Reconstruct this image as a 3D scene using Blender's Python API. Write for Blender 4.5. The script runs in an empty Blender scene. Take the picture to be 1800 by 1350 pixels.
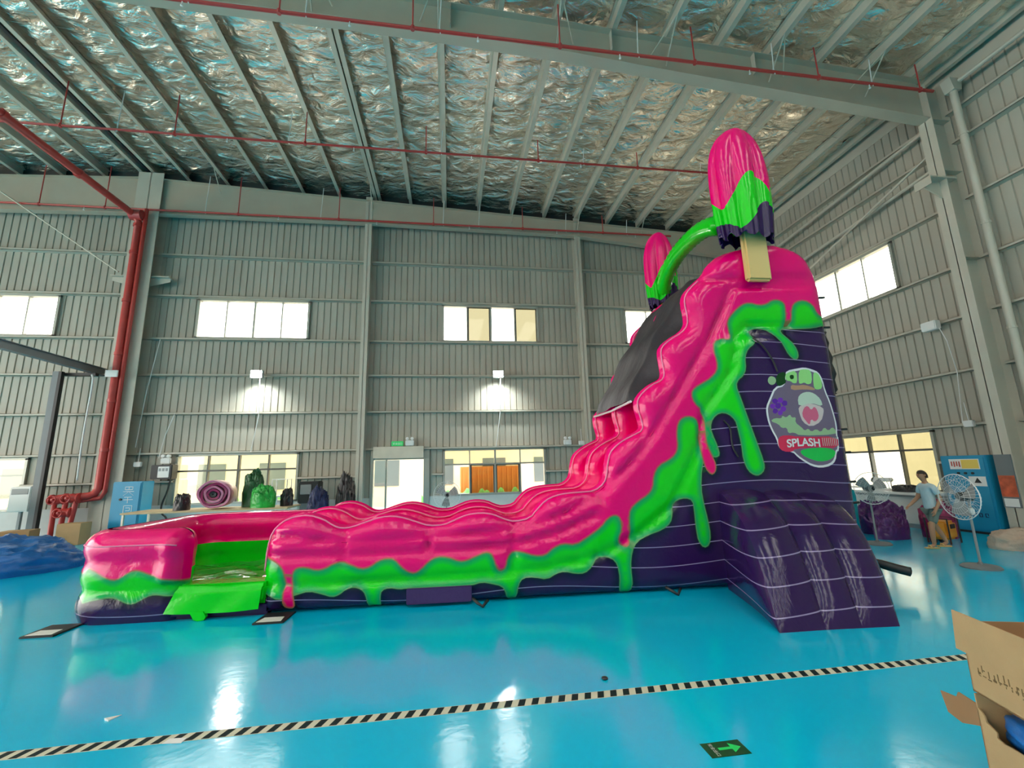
import bpy, bmesh, math, random
import numpy as np
from mathutils import Vector, Matrix
from mathutils.geometry import delaunay_2d_cdt

random.seed(7)
np.random.seed(7)
sc = bpy.context.scene
COL = sc.collection

# ------------------------------------------------------------------ camera
CAM_H = 1.95
PITCH, YAW, ROLL, FPX = 0.1885, 0.1429, -0.0265, 768.66
cp, sp, cy, sy = math.cos(PITCH), math.sin(PITCH), math.cos(YAW), math.sin(YAW)
fw = Vector((sy * cp, cy * cp, sp))
r0 = Vector((cy, -sy, 0.0))
u0 = r0.cross(fw)
rt = r0 * math.cos(ROLL) + u0 * math.sin(ROLL)
up = u0 * math.cos(ROLL) - r0 * math.sin(ROLL)
cam_d = bpy.data.cameras.new('camera')
cam_d.sensor_fit = 'HORIZONTAL'
cam_d.sensor_width = 36.0
cam_d.lens = FPX / 1800 * 36.0
cam_d.clip_start = 0.05
cam_d.clip_end = 300
cam = bpy.data.objects.new('camera', cam_d)
COL.objects.link(cam)
m = Matrix((rt, up, -fw)).transposed().to_4x4()
m.translation = Vector((0, 0, CAM_H))
cam.matrix_world = m
sc.camera = cam

# ------------------------------------------------------------------ sky and exposure
SKY = 6.0
w = bpy.data.worlds.new('overcast_sky')
sc.world = w
w.use_nodes = True
bg = w.node_tree.nodes['Background']
bg.inputs['Color'].default_value = (1.0, 0.95, 0.87, 1)
bg.inputs['Strength'].default_value = SKY
sc.view_settings.view_transform = 'Standard'
sc.view_settings.look = 'None'
sc.view_settings.exposure = 0.36
sc.view_settings.gamma = 1.0
sc.view_settings.use_curve_mapping = False
sc.cycles.max_bounces = 8
sc.cycles.diffuse_bounces = 5
sc.cycles.glossy_bounces = 4
sc.cycles.transparent_max_bounces = 12
sc.cycles.caustics_reflective = False
sc.cycles.caustics_refractive = False
sc.cycles.sample_clamp_indirect = 6.0

# hall dimensions (metres)
D, W = 17.66, 13.95          # back wall, wall at the side
FRONT, LEFT = -24.0, -30.0    # the open end of the hall, far side
RIDGE = -11.9
YR = 9.02                    # portal frame in view
def zp(x):                   # underside of the purlins
    return 13.03 - 0.052 * (x - 3.3) if x > RIDGE else 13.03 - 0.052 * (2 * RIDGE - x - 3.3)

# ------------------------------------------------------------------ materials
def nt(name):
    mt = bpy.data.materials.new(name)
    mt.use_nodes = True
    t = mt.node_tree
    return mt, t, t.nodes['Principled BSDF']

def mat(name, col, rough=0.5, metal=0.0, noise=0.0, nscale=4.0, bump=0.0, bscale=20.0, stretch=(1, 1, 1), coat=0.0, emit=None, spec=0.5, alpha=1.0):
    mt, t, b = nt(name)
    c4 = (*col, 1)
    b.inputs['Base Color'].default_value = c4
    b.inputs['Roughness'].default_value = rough
    b.inputs['Metallic'].default_value = metal
    b.inputs['Coat Weight'].default_value = coat
    b.inputs['Coat Roughness'].default_value = 0.08
    b.inputs['Specular IOR Level'].default_value = spec
    b.inputs['Alpha'].default_value = alpha
    if emit:
        b.inputs['Emission Color'].default_value = c4
        b.inputs['Emission Strength'].default_value = emit
    if noise or bump:
        tc = t.nodes.new('ShaderNodeTexCoord')
        mp = t.nodes.new('ShaderNodeMapping')
        mp.inputs['Scale'].default_value = stretch
        t.links.new(tc.outputs['Object'], mp.inputs['Vector'])
    if noise:
        n = t.nodes.new('ShaderNodeTexNoise')
        n.inputs['Scale'].default_value = nscale
        n.inputs['Detail'].default_value = 5
        t.links.new(mp.outputs['Vector'], n.inputs['Vector'])
        mx = t.nodes.new('ShaderNodeMix')
        mx.data_type = 'RGBA'
        mx.inputs[6].default_value = tuple(min(1, v * (1 - noise)) for v in col) + (1,)
        mx.inputs[7].default_value = tuple(min(1, v * (1 + noise)) for v in col) + (1,)
        t.links.new(n.outputs['Fac'], mx.inputs[0])
        t.links.new(mx.outputs[2], b.inputs['Base Color'])
    if bump:
        n2 = t.nodes.new('ShaderNodeTexNoise')
        n2.inputs['Scale'].default_value = bscale
        n2.inputs['Detail'].default_value = 4
        t.links.new(mp.outputs['Vector'], n2.inputs['Vector'])
        bp = t.nodes.new('ShaderNodeBump')
        bp.inputs['Strength'].default_value = bump
        bp.inputs['Distance'].default_value = 0.03
        t.links.new(n2.outputs['Fac'], bp.inputs['Height'])
        t.links.new(bp.outputs['Normal'], b.inputs['Normal'])
    return mt

def vinyl(name, col, ramp=None, lines=None, rough=0.13, pucker=False):
    """glossy printed PVC: printed outline along the drip edges (attribute edge = metres from the print edge), fine printed lines, soft creases"""
    mt, t, b = nt(name)
    L = t.links
    b.inputs['Roughness'].default_value = rough
    b.inputs['Coat Weight'].default_value = 0.0
    b.inputs['Specular IOR Level'].default_value = 0.35
    b.inputs['Coat Roughness'].default_value = 0.12
    out = None
    tc = t.nodes.new('ShaderNodeTexCoord')
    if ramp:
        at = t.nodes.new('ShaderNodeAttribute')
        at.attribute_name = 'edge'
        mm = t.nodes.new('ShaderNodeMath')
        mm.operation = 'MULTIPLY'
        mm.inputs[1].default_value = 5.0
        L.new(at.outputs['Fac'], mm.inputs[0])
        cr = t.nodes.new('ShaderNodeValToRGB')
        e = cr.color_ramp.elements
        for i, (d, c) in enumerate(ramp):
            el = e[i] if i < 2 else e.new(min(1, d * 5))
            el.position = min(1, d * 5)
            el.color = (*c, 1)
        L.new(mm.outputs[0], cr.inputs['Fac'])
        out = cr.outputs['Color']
    if lines:
        sx = t.nodes.new('ShaderNodeSeparateXYZ')
        L.new(tc.outputs['Object'], sx.inputs[0])
        def math_(op, a, bb=None):
            n = t.nodes.new('ShaderNodeMath')
            n.operation = op
            for k, v in enumerate((a, bb)):
                if v is None:
                    continue
                if isinstance(v, (int, float)):
                    n.inputs[k].default_value = v
                else:
                    L.new(v, n.inputs[k])
            return n.outputs[0]
        wv = math_('MULTIPLY', math_('SINE', math_('MULTIPLY', sx.outputs['X'], lines[1])), lines[2])
        zz = math_('DIVIDE', math_('ADD', sx.outputs['Z'], wv), lines[0])
        fr = math_('ABSOLUTE', math_('SUBTRACT', math_('FRACT', zz), 0.5))
        ln = math_('LESS_THAN', fr, 0.0065 / lines[0])
        mx = t.nodes.new('ShaderNodeMix')
        mx.data_type = 'RGBA'
        L.new(ln, mx.inputs[0])
        if out is not None:
            L.new(out, mx.inputs[6])
        else:
            mx.inputs[6].default_value = (*col, 1)
        mx.inputs[7].default_value = (0.30, 0.24, 0.42, 1)
        out = mx.outputs[2]
    if out is None:
        b.inputs['Base Color'].default_value = (*col, 1)
    else:
        L.new(out, b.inputs['Base Color'])
    n1 = t.nodes.new('ShaderNodeTexNoise')
    n1.inputs['Scale'].default_value = 2.2
    n1.inputs['Detail'].default_value = 6
    n1.inputs['Roughness'].default_value = 0.55
    n1.inputs['Distortion'].default_value = 0.6
    L.new(tc.outputs['Object'], n1.inputs['Vector'])
    hgt = n1.outputs['Fac']
    bp = t.nodes.new('ShaderNodeBump')
    bp.inputs['Strength'].default_value = 0.35
    bp.inputs['Distance'].default_value = 0.05
    if pucker:       # fine gathers beside the sewn seams (attribute seam = metres from the seam)
        sa = t.nodes.new('ShaderNodeAttribute')
        sa.attribute_name = 'seam'
        nn = t.nodes.new('ShaderNodeTexNoise')
        nn.inputs['Scale'].default_value = 11
        nn.inputs['Detail'].default_value = 3
        L.new(tc.outputs['Object'], nn.inputs['Vector'])
        fo = t.nodes.new('ShaderNodeMapRange')
        fo.inputs[1].default_value = 0.0
        fo.inputs[2].default_value = 0.16
        fo.inputs[3].default_value = 0.55
        fo.inputs[4].default_value = 0.0
        L.new(sa.outputs['Fac'], fo.inputs[0])
        ml = t.nodes.new('ShaderNodeMath'); ml.operation = 'MULTIPLY'
        L.new(nn.outputs['Fac'], ml.inputs[0]); L.new(fo.outputs[0], ml.inputs[1])
        ad = t.nodes.new('ShaderNodeMath'); ad.operation = 'ADD'
        L.new(n1.outputs['Fac'], ad.inputs[0]); L.new(ml.outputs[0], ad.inputs[1])
        hgt = ad.outputs[0]
    L.new(hgt, bp.inputs['Height'])
    L.new(bp.outputs['Normal'], b.inputs['Normal'])
    L.new(bp.outputs['Normal'], b.inputs['Coat Normal'])
    return mt

def glass_mat(name, tint, refl=0.08):
    mt = bpy.data.materials.new(name)
    mt.use_nodes = True
    t = mt.node_tree
    t.nodes.clear()
    o = t.nodes.new('ShaderNodeOutputMaterial')
    tr = t.nodes.new('ShaderNodeBsdfTransparent')
    tr.inputs['Color'].default_value = (*tint, 1)
    gl = t.nodes.new('ShaderNodeBsdfGlossy')
    gl.inputs['Roughness'].default_value = 0.03
    mx = t.nodes.new('ShaderNodeMixShader')
    mx.inputs[0].default_value = refl
    t.links.new(tr.outputs[0], mx.inputs[1])
    t.links.new(gl.outputs[0], mx.inputs[2])
    t.links.new(mx.outputs[0], o.inputs['Surface'])
    return mt

PINK, GREEN, PURP = (0.86, 0.0, 0.165), (0.004, 0.62, 0.010), (0.026, 0.008, 0.068)
M = {}
M['pink'] = vinyl('pink_vinyl', PINK)
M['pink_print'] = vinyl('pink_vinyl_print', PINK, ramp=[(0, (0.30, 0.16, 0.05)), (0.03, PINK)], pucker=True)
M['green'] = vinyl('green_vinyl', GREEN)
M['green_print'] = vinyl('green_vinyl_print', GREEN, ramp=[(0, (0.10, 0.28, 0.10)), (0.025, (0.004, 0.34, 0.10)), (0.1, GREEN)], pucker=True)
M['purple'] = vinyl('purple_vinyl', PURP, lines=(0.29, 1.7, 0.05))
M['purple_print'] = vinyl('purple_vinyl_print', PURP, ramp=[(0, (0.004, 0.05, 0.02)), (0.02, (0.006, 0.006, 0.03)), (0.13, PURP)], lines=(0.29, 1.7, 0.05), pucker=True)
M['purple_plain'] = vinyl('plain_purple_vinyl', PURP)
M['lavender'] = vinyl('lavender_vinyl', (0.060, 0.026, 0.115))
M['highlight_pink'] = vinyl('pale_pink_highlight', (0.88, 0.22, 0.40), rough=0.3)
M['cladding'] = mat('painted_cladding', (0.41, 0.385, 0.32), 0.55, 0.0, 0.28, 0.7, stretch=(1, 1, 0.4))
M['rafter'] = mat('beam_paint', (0.50, 0.425, 0.33), 0.5, 0.0, 0.12, 1.3)
M['steel'] = mat('painted_steel', (0.54, 0.50, 0.415), 0.5, 0.0, 0.12, 1.3)
M['steel_dark'] = mat('dark_grey_steel', (0.16, 0.18, 0.19), 0.5, 0.0, 0.15, 2)  # steel of a dark grey colour
M['galv'] = mat('galvanised_purlin', (0.64, 0.585, 0.48), 0.42, 0.25, 0.12, 3)
M['plaster'] = mat('white_plaster', (0.62, 0.60, 0.57), 0.7, 0.0, 0.15, 2)
M['red'] = mat('red_pipe_paint', (0.50, 0.045, 0.04), 0.35, 0.0, 0.15, 6)
M['alu'] = mat('window_aluminium', (0.38, 0.38, 0.33), 0.4, 0.3)
M['alu_dark'] = mat('dark_window_frame', (0.09, 0.09, 0.08), 0.4, 0.2)
M['white'] = mat('white_plastic', (0.78, 0.78, 0.76), 0.45)
M['black'] = mat('black_plastic', (0.015, 0.015, 0.017), 0.5)
M['grey'] = mat('grey_plastic', (0.28, 0.29, 0.29), 0.5)
M['glass'] = glass_mat('clear_glass', (0.95, 0.97, 0.95))
M['glass_yellow'] = glass_mat('yellowed_glass', (0.33, 0.32, 0.25), 0.02)
M['glass_straw'] = glass_mat('straw_tinted_glass', (0.54, 0.535, 0.44), 0.03)
M['glass_amber'] = glass_mat('amber_glass', (0.66, 0.62, 0.48), 0.03)
M['glass_cream'] = glass_mat('cream_glass', (0.90, 0.89, 0.77), 0.05)
M['blue'] = mat('blue_cabinet_paint', (0.01, 0.27, 0.47), 0.4, 0.0, 0.1, 3)
M['blue_fabric'] = mat('blue_tarpaulin', (0.012, 0.13, 0.42), 0.38, 0, 0.35, 3, 0.8, 7)
M['card'] = mat('cardboard', (0.46, 0.28, 0.13), 0.75, 0, 0.12, 5, 0.1, 60)
M['card_dark'] = mat('cardboard_inside', (0.30, 0.15, 0.065), 0.8, 0, 0.12, 5)
M['tan'] = mat('tan_vinyl', (0.72, 0.50, 0.20), 0.35)
M['wood'] = mat('pale_wood', (0.55, 0.42, 0.24), 0.6, 0, 0.2, 6, stretch=(1, 8, 8))
M['orange'] = mat('orange_plastic', (0.75, 0.30, 0.02), 0.4)
M['skin'] = mat('skin', (0.48, 0.25, 0.15), 0.5)
M['hair'] = mat('dark_hair', (0.03, 0.018, 0.012), 0.6)
M['shirt'] = mat('pale_blue_shirt', (0.52, 0.66, 0.72), 0.8, 0, 0.12, 9, 0.4, 12)
M['shorts'] = mat('grey_green_shorts', (0.17, 0.22, 0.20), 0.8, 0, 0.15, 9, 0.4, 12)

# ------------------------------------------------------------------ mesh helpers
class MB:
    def __init__(s):
        s.v, s.f = [], []
    def add(s, vs, fs):
        o = len(s.v)
        s.v += [tuple(map(float, p)) for p in vs]
        s.f += [tuple(i + o for i in q) for q in fs]
        return s
    def box(s, x0, y0, z0, x1, y1, z1):
        vs = [(x0, y0, z0), (x1, y0, z0), (x1, y1, z0), (x0, y1, z0), (x0, y0, z1), (x1, y0, z1), (x1, y1, z1), (x0, y1, z1)]
        return s.add(vs, [(0, 3, 2, 1), (4, 5, 6, 7), (0, 1, 5, 4), (1, 2, 6, 5), (2, 3, 7, 6), (3, 0, 4, 7)])
    def rbox(s, x0, y0, z0, x1, y1, z1, r=0.02):
        bm = bmesh.new()
        mt = Matrix.Translation(((x0 + x1) / 2, (y0 + y1) / 2, (z0 + z1) / 2)) @ Matrix.Diagonal((x1 - x0, y1 - y0, z1 - z0, 1))
        bmesh.ops.create_cube(bm, size=1, matrix=mt)
        bmesh.ops.bevel(bm, geom=bm.edges[:], offset=r, segments=2, affect='EDGES', clamp_overlap=True)
        return s.bm(bm)
    def bm(s, bm):
        bm.verts.ensure_lookup_table()
        bm.verts.index_update()
        s.add([v.co[:] for v in bm.verts], [[v.index for v in f.verts] for f in bm.faces])
        bm.free()
        return s
    def prism(s, poly, fn, a, b):
        """poly (2D) extruded between a and b; fn(p, q, t) -> xyz"""
        n = len(poly)
        vs = [fn(p, q, a) for p, q in poly] + [fn(p, q, b) for p, q in poly]
        fs = [(i, (i + 1) % n, n + (i + 1) % n, n + i) for i in range(n)] + [tuple(range(n - 1, -1, -1)), tuple(range(n, 2 * n))]
        return s.add(vs, fs)
    def tube(s, path, r, n=8, closed=False, caps=True):
        P = [Vector(p) for p in path]
        N = len(P)
        rr = r if isinstance(r, (list, tuple)) else [r] * N
        vs = []
        prev = None
        for i in range(N):
            a = P[i - 1] if (i > 0 or closed) else P[i]
            c = P[(i + 1) % N] if (i < N - 1 or closed) else P[i]
            t = (c - a).normalized()
            if prev is None:
                h = Vector((0, 0, 1)) if abs(t.z) < 0.9 else Vector((1, 0, 0))
                x = t.cross(h).normalized()
            else:
                x = (prev - t * prev.dot(t)).normalized()
            prev = x
            y = t.cross(x)
            for k in range(n):
                an = 2 * math.pi * k / n
                vs.append(P[i] + (x * math.cos(an) + y * math.sin(an)) * rr[i])
        fs = []
        for i in range(N if closed else N - 1):
            j = (i + 1) % N
            for k in range(n):
                l = (k + 1) % n
                fs.append((i * n + k, i * n + l, j * n + l, j * n + k))
        if caps and not closed:
            fs += [tuple(range(n - 1, -1, -1)), tuple((N - 1) * n + k for k in range(n))]
        return s.add(vs, fs)
    def lathe(s, prof, c=(0, 0, 0), n=20, axis='z'):
        vs, fs = [], []
        for r, z in prof:
            for k in range(n):
                a = 2 * math.pi * k / n
                p = (r * math.cos(a), r * math.sin(a), z)
                if axis == 'y':
                    p = (p[0], p[2], p[1])
                elif axis == 'x':
                    p = (p[2], p[0], p[1])
                vs.append((c[0] + p[0], c[1] + p[1], c[2] + p[2]))
        for i in range(len(prof) - 1):
            for k in range(n):
                l = (k + 1) % n
                fs.append((i * n + k, i * n + l, (i + 1) * n + l, (i + 1) * n + k))
        fs += [tuple(range(n - 1, -1, -1)), tuple((len(prof) - 1) * n + k for k in range(n))]
        return s.add(vs, fs)
    def grid(s, fn, nu, nv, flip=False):
        vs = [fn(i / nu, j / nv) for i in range(nu + 1) for j in range(nv + 1)]
        q = nv + 1
        fs = []
        for i in range(nu):
            for j in range(nv):
                f = (i * q + j, (i + 1) * q + j, (i + 1) * q + j + 1, i * q + j + 1)
                fs.append(f[::-1] if flip else f)
        return s.add(vs, fs)
    def build(s, name, m, parent=None, smooth=False, attr=None, seam=None):
        me = bpy.data.meshes.new(name)
        me.from_pydata(s.v, [], s.f)
        me.materials.append(M[m] if isinstance(m, str) else m)
        if smooth:
            me.polygons.foreach_set('use_smooth', [True] * len(me.polygons))
            if smooth == 'auto':
                me.set_sharp_from_angle(angle=0.7)
        if attr is not None:
            a = me.attributes.new('edge', 'FLOAT', 'POINT')
            a.data.foreach_set('value', np.asarray(attr, dtype=np.float32))
        if seam is not None:
            a = me.attributes.new('seam', 'FLOAT', 'POINT')
            a.data.foreach_set('value', np.asarray(seam, dtype=np.float32))
        me.update()
        o = bpy.data.objects.new(name, me)
        COL.objects.link(o)
        if parent:
            o.parent = parent
        return o

def empty(name, loc=(0, 0, 0), rz=0.0):
    o = bpy.data.objects.new(name, None)
    o.empty_display_size = 0.2
    COL.objects.link(o)
    o.location = loc
    o.rotation_euler = (0, 0, rz)
    return o

def tag(o, label, cat, group=None, kind=None):
    o['label'] = label
    o['category'] = cat
    if group:
        o['group'] = group
    if kind:
        o['kind'] = kind
    return o

def structure(o, label, cat='structure'):
    o['kind'] = 'structure'
    o['label'] = label
    o['category'] = cat
    return o

def copy_tree(o, parent=None):
    c = o.copy()
    COL.objects.link(c)
    c.parent = parent
    for ch in list(o.children):
        copy_tree(ch, c)
    return c

def lettering(txt, size, bold=0.0):
    """flat letter outlines as (verts, faces) in the xy plane, origin at the left of the baseline"""
    cu = bpy.data.curves.new('letters', 'FONT')
    cu.body = txt
    cu.size = size
    cu.offset = bold
    ob = bpy.data.objects.new('letters', cu)
    COL.objects.link(ob)
    dg = bpy.context.evaluated_depsgraph_get()
    me = ob.evaluated_get(dg).to_mesh()
    vs = [v.co[:] for v in me.vertices]
    fs = [tuple(p.vertices) for p in me.polygons]
    ob.evaluated_get(dg).to_mesh_clear()
    bpy.data.objects.remove(ob)
    bpy.data.curves.remove(cu)
    return vs, fs

# ================================================================== THE HALL
# floor: glossy cyan epoxy
mt, t, b = nt('cyan_epoxy_floor')
L = t.links
tc = t.nodes.new('ShaderNodeTexCoord')
n1 = t.nodes.new('ShaderNodeTexNoise'); n1.inputs['Scale'].default_value = 0.35; n1.inputs['Detail'].default_value = 5
L.new(tc.outputs['Object'], n1.inputs['Vector'])
mx = t.nodes.new('ShaderNodeMix'); mx.data_type = 'RGBA'
mx.inputs[6].default_value = (0.0, 0.49, 0.76, 1); mx.inputs[7].default_value = (0.0, 0.58, 0.88, 1)
L.new(n1.outputs['Fac'], mx.inputs[0]); L.new(mx.outputs[2], b.inputs['Base Color'])
n2 = t.nodes.new('ShaderNodeTexNoise'); n2.inputs['Scale'].default_value = 1.1; n2.inputs['Detail'].default_value = 6
L.new(tc.outputs['Object'], n2.inputs['Vector'])
mr = t.nodes.new('ShaderNodeMapRange'); mr.inputs[3].default_value = 0.06; mr.inputs[4].default_value = 0.2
L.new(n2.outputs['Fac'], mr.inputs[0]); L.new(mr.outputs[0], b.inputs['Roughness'])
n3 = t.nodes.new('ShaderNodeTexNoise'); n3.inputs['Scale'].default_value = 9; n3.inputs['Detail'].default_value = 3
L.new(tc.outputs['Object'], n3.inputs['Vector'])
bp = t.nodes.new('ShaderNodeBump'); bp.inputs['Strength'].default_value = 0.12; bp.inputs['Distance'].default_value = 0.01
L.new(n3.outputs['Fac'], bp.inputs['Height']); L.new(bp.outputs['Normal'], b.inputs['Normal'])
M['floor'] = mt
fl = MB().box(LEFT, FRONT, -0.2, W + 0.3, D + 0.3, 0).build('floor', 'floor')
structure(fl, 'glossy cyan epoxy floor of the hall', 'floor')

# ---- generic clad wall in (u, z, d): u along the wall, d into the room
def clad_wall(name, P, u0, u1, ztop, holes, sill_h=0.95, doors=()):
    root = empty(name)
    pitch, sheet = 0.25, 1.0
    k0 = math.floor(u0 / sheet)
    u = k0 * sheet
    while u < u1:
        a, bnd = max(u, u0), min(u + sheet, u1)
        pts = []
        g = u
        while g < u + sheet - 1e-6:
            for du, d in ((0.0, 0.0), (0.195, 0.0), (0.207, -0.035), (0.238, -0.035), (0.25, 0.0)):
                pts.append((g + du, d))
            g += pitch
        br = sorted(set([h[0] for h in holes] + [h[1] for h in holes] + [a, bnd]))
        def dep(x):
            for (p, q), (p2, q2) in zip(pts, pts[1:]):
                if p - 1e-9 <= x <= p2 + 1e-9 and p2 > p:
                    return q + (q2 - q) * (x - p) / (p2 - p)
            return 0.0
        xs = sorted(set([round(p[0], 4) for p in pts if a <= p[0] <= bnd] + [round(x, 4) for x in br if a <= x <= bnd]))
        mb = MB()
        for x0, x1 in zip(xs, xs[1:]):
            xm = (x0 + x1) / 2
            cuts = sorted((h[2], h[3]) for h in holes if h[0] < xm < h[1])
            z = sill_h
            segs = []
            for c0, c1 in cuts:
                if c0 > z:
                    segs.append((z, c0))
                z = max(z, c1)
            segs.append((z, None))
            for s0, s1 in segs:
                za, zb = (s1, s1) if s1 is not None else (ztop(x0), ztop(x1))
                mb.add([P(x0, s0, dep(x0)), P(x1, s0, dep(x1)), P(x1, zb, dep(x1)), P(x0, za, dep(x0))], [(0, 1, 2, 3)])
        if mb.f:
            mb.build('cladding_sheet', 'cladding', root)
        u += sheet
    # masonry base
    edges = [u0] + [e for dd in doors for e in dd] + [u1]
    for a, bnd in zip(edges[::2], edges[1::2]):
        mb = MB()
        q = [P(a, 0, 0.06), P(bnd, 0, 0.06), P(bnd, 0, -0.18), P(a, 0, -0.18), P(a, sill_h, 0.06), P(bnd, sill_h, 0.06), P(bnd, sill_h, -0.18), P(a, sill_h, -0.18)]
        mb.add(q, [(0, 3, 2, 1), (4, 5, 6, 7), (0, 1, 5, 4), (1, 2, 6, 5), (2, 3, 7, 6), (3, 0, 4, 7)])
        mb.build('masonry_base', 'plaster', root)
    return root

GIRTS = [10.46, 8.77, 7.06, 5.66, 4.21, 2.77]
def girt(root, P, a, bnd, z, dd=0.2):
    mb = MB()
    for z0, z1, d0, d1 in ((z - 0.04, z - 0.028, 0.0, dd), (z + 0.028, z + 0.04, 0.0, dd), (z - 0.04, z + 0.04, dd - 0.014, dd)):
        q = [P(a, z0, d0), P(bnd, z0, d0), P(bnd, z0, d1), P(a, z0, d1), P(a, z1, d0), P(bnd, z1, d0), P(bnd, z1, d1), P(a, z1, d1)]
        mb.add(q, [(0, 3, 2, 1), (4, 5, 6, 7), (0, 1, 5, 4), (1, 2, 6, 5), (2, 3, 7, 6), (3, 0, 4, 7)])
    return mb.build('girt', 'steel', root)

PB = lambda u, z, d: (u, D - d, z)
PR = lambda u, z, d: (W - d, u, z)
UZ = (7.13, 8.70)
LZ = (0.95, 2.70)
UPX = [(-18.50, -14.43), (-9.66, -5.59), (-0.31, 3.72), (7.65, 11.70)]
LOX = [(-18.60, -14.55), (-9.80, -5.65), (-0.25, 3.80)]
DOOR = (-3.02, -0.80)
holesB = [(a, c, *UZ) for a, c in UPX] + [(a, c, *LZ) for a, c in LOX] + [(*DOOR, 0.0, 2.85)]
wb = clad_wall('wall_back', PB, LEFT, W, lambda x: zp(x) + 0.1, holesB, doors=[DOOR])
structure(wb, 'ribbed grey steel wall with girts behind the slide', 'wall')
COLX = [-21.3, -11.75, -3.36, 5.56, 13.75]
for a, c in zip([LEFT] + COLX, COLX):
    for z in GIRTS + [1.77]:
        lo, hi = a + 0.16, c - 0.16
        spans = [(lo, hi)]
        if z < 2:
            for h0, h1 in [(x0, x1) for x0, x1 in LOX] + [(DOOR[0] - .1, DOOR[1] + .1)]:
                ns = []
                for p, q in spans:
                    if h1 <= p or h0 >= q:
                        ns.append((p, q))
                    else:
                        if h0 > p: ns.append((p, h0))
                        if h1 < q: ns.append((h1, q))
                spans = ns
        for p, q in spans:
            if q - p > 0.3:
                girt(wb, PB, p, q, z)

UPY = [(11.06, 15.20)]
LOY = [(10.96, 15.10)]
holesR = [(a, c, *UZ) for a, c in UPY] + [(a, c, *LZ) for a, c in LOY]
wr = clad_wall('wall_right', PR, FRONT, D, lambda x: zp(W) + 0.1, holesR)
structure(wr, 'ribbed grey steel wall with girts beside the slide tower', 'wall')
for a, c in ((-8.9, 0.5), (1.0, 8.85), (9.2, 17.4)):
    for z in GIRTS + [11.35, 1.77]:
        spans = [(a, c)]
        if z < 2:
            spans = [(a, 10.9)] if a > 5 else ([(a, c)] if a < 0 else [(a, c)])
        for p, q in spans:
            girt(wr, PR, p, q, z)
# unseen side of the hall, opened below to bring in daylight, and front end
wl = MB().box(LEFT - 0.2, FRONT, 9.5, LEFT, D, zp(LEFT) + 0.3).build('wall_left', 'cladding')
structure(wl, 'plain steel wall at the far side of the hall', 'wall')
wf = MB().box(LEFT, FRONT - 0.2, 0.0, W, FRONT, 14.6).build('wall_front', 'cladding')
structure(wf, 'steel wall at the front end of the hall', 'wall')

# ---- columns
def h_column(name, x, y, ang, z1, depth, width, m='steel', t=0.02):
    o = MB()
    o.box(-depth / 2, -width / 2, 0, -depth / 2 + t, width / 2, z1)
    o.box(depth / 2 - t, -width / 2, 0, depth / 2, width / 2, z1)
    o.box(-depth / 2, -t / 2, 0, depth / 2, t / 2, z1)
    e = empty(name, (x, y, 0), ang)
    o.build('column_section', m, e)
    b2 = MB().box(-depth / 2 - .05, -width / 2 - .05, 0, depth / 2 + .05, width / 2 + .05, 0.03)
    b2.build('base_plate', m, e)
    return e
def corbel(col, sgn_axis, z, L_, wd):
    # short crane bracket welded to the column: plate on top, tapered web below (column local x/y)
    mb = MB()
    ax, s = sgn_axis
    if ax == 'y':
        mb.box(-wd / 2, min(0, s * L_), z - 0.02, wd / 2, max(0, s * L_), z + 0.02)
        mb.prism([(0, z - .02), (s * L_, z - .02), (s * L_, z - .16), (s * 0.1, z - .42)], lambda p, q, tt: (tt, p, q), -0.012, 0.012)
    else:
        mb.box(min(0, s * L_), -wd / 2, z - 0.02, max(0, s * L_), wd / 2, z + 0.02)
        mb.prism([(0, z - .02), (s * L_, z - .02), (s * L_, z - .22), (s * 0.1, z - .6)], lambda p, q, tt: (p, tt, q), -0.012, 0.012)
        mb.box(s * L_ - .01, -wd / 2, z - .22, s * L_ + .01, wd / 2, z)
    return mb.build('crane_bracket', 'steel', col)
cn = []
for i, (x, dp, wd) in enumerate([(-21.3, .5, .35), (-11.62, 0.55, 0.9), (-3.36, 0.42, 0.27), (5.56, 0.42, 0.27), (13.7, 0.4, 0.3)]):
    c = h_column('column', x, D - dp / 2 - 0.02, math.pi / 2, zp(x) - .1, dp, wd)
    structure(c, ['grey steel column at the far end of the back wall', 'grey steel column behind the red fire riser', 'grey steel column beside the glass door', 'grey steel column just behind the slide steps', 'grey steel column in the corner behind the tower'][i], 'column')
    cn.append(c)
corbel(cn[1], ('y', 1), 9.42, 1.0, 0.3)
corbel(cn[1], ('y', -1), 9.42, 1.0, 0.3)
cr_ = h_column('column', 13.6, YR, 0, 12.35, 0.62, 0.37)
structure(cr_, 'tall grey portal column at the side wall with bracket', 'column')
corbel(cr_, ('x', -1), 9.35, 0.85, 0.42)
for z in (7.06, 9.6, 11.2):
    MB().box(-0.3, -0.17, z - .008, 0.3, -0.012, z + .008).build('stiffener', 'steel', cr_)

# ---- rafters (tapered I beams)
def rafter(name, y, prof, fl_w, label, ytop=0.0, web=0.016):
    e = empty(name, (0, y, 0))
    xs = [p[0] for p in prof]
    for nm, mk in (('web', 0), ('bottom_flange', 1), ('top_flange', 2)):
        mb = MB()
        for (x0, b0), (x1, b1) in zip(prof, prof[1:]):
            t0, t1 = zp(x0) + ytop, zp(x1) + ytop
            if mk == 0:
                q = [(x0, b0), (x1, b1), (x1, t1), (x0, t0)]; h = web / 2
            elif mk == 1:
                q = [(x0, b0 - .02), (x1, b1 - .02), (x1, b1), (x0, b0)]; h = fl_w / 2
            else:
                q = [(x0, t0 - .02), (x1, t1 - .02), (x1, t1), (x0, t0)]; h = fl_w / 2
            mb.prism(q, lambda p, qq, tt: (p, tt, qq), -h, h)
        mb.build(nm, 'rafter', e)
    return structure(e, label, 'roof beam')
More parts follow.
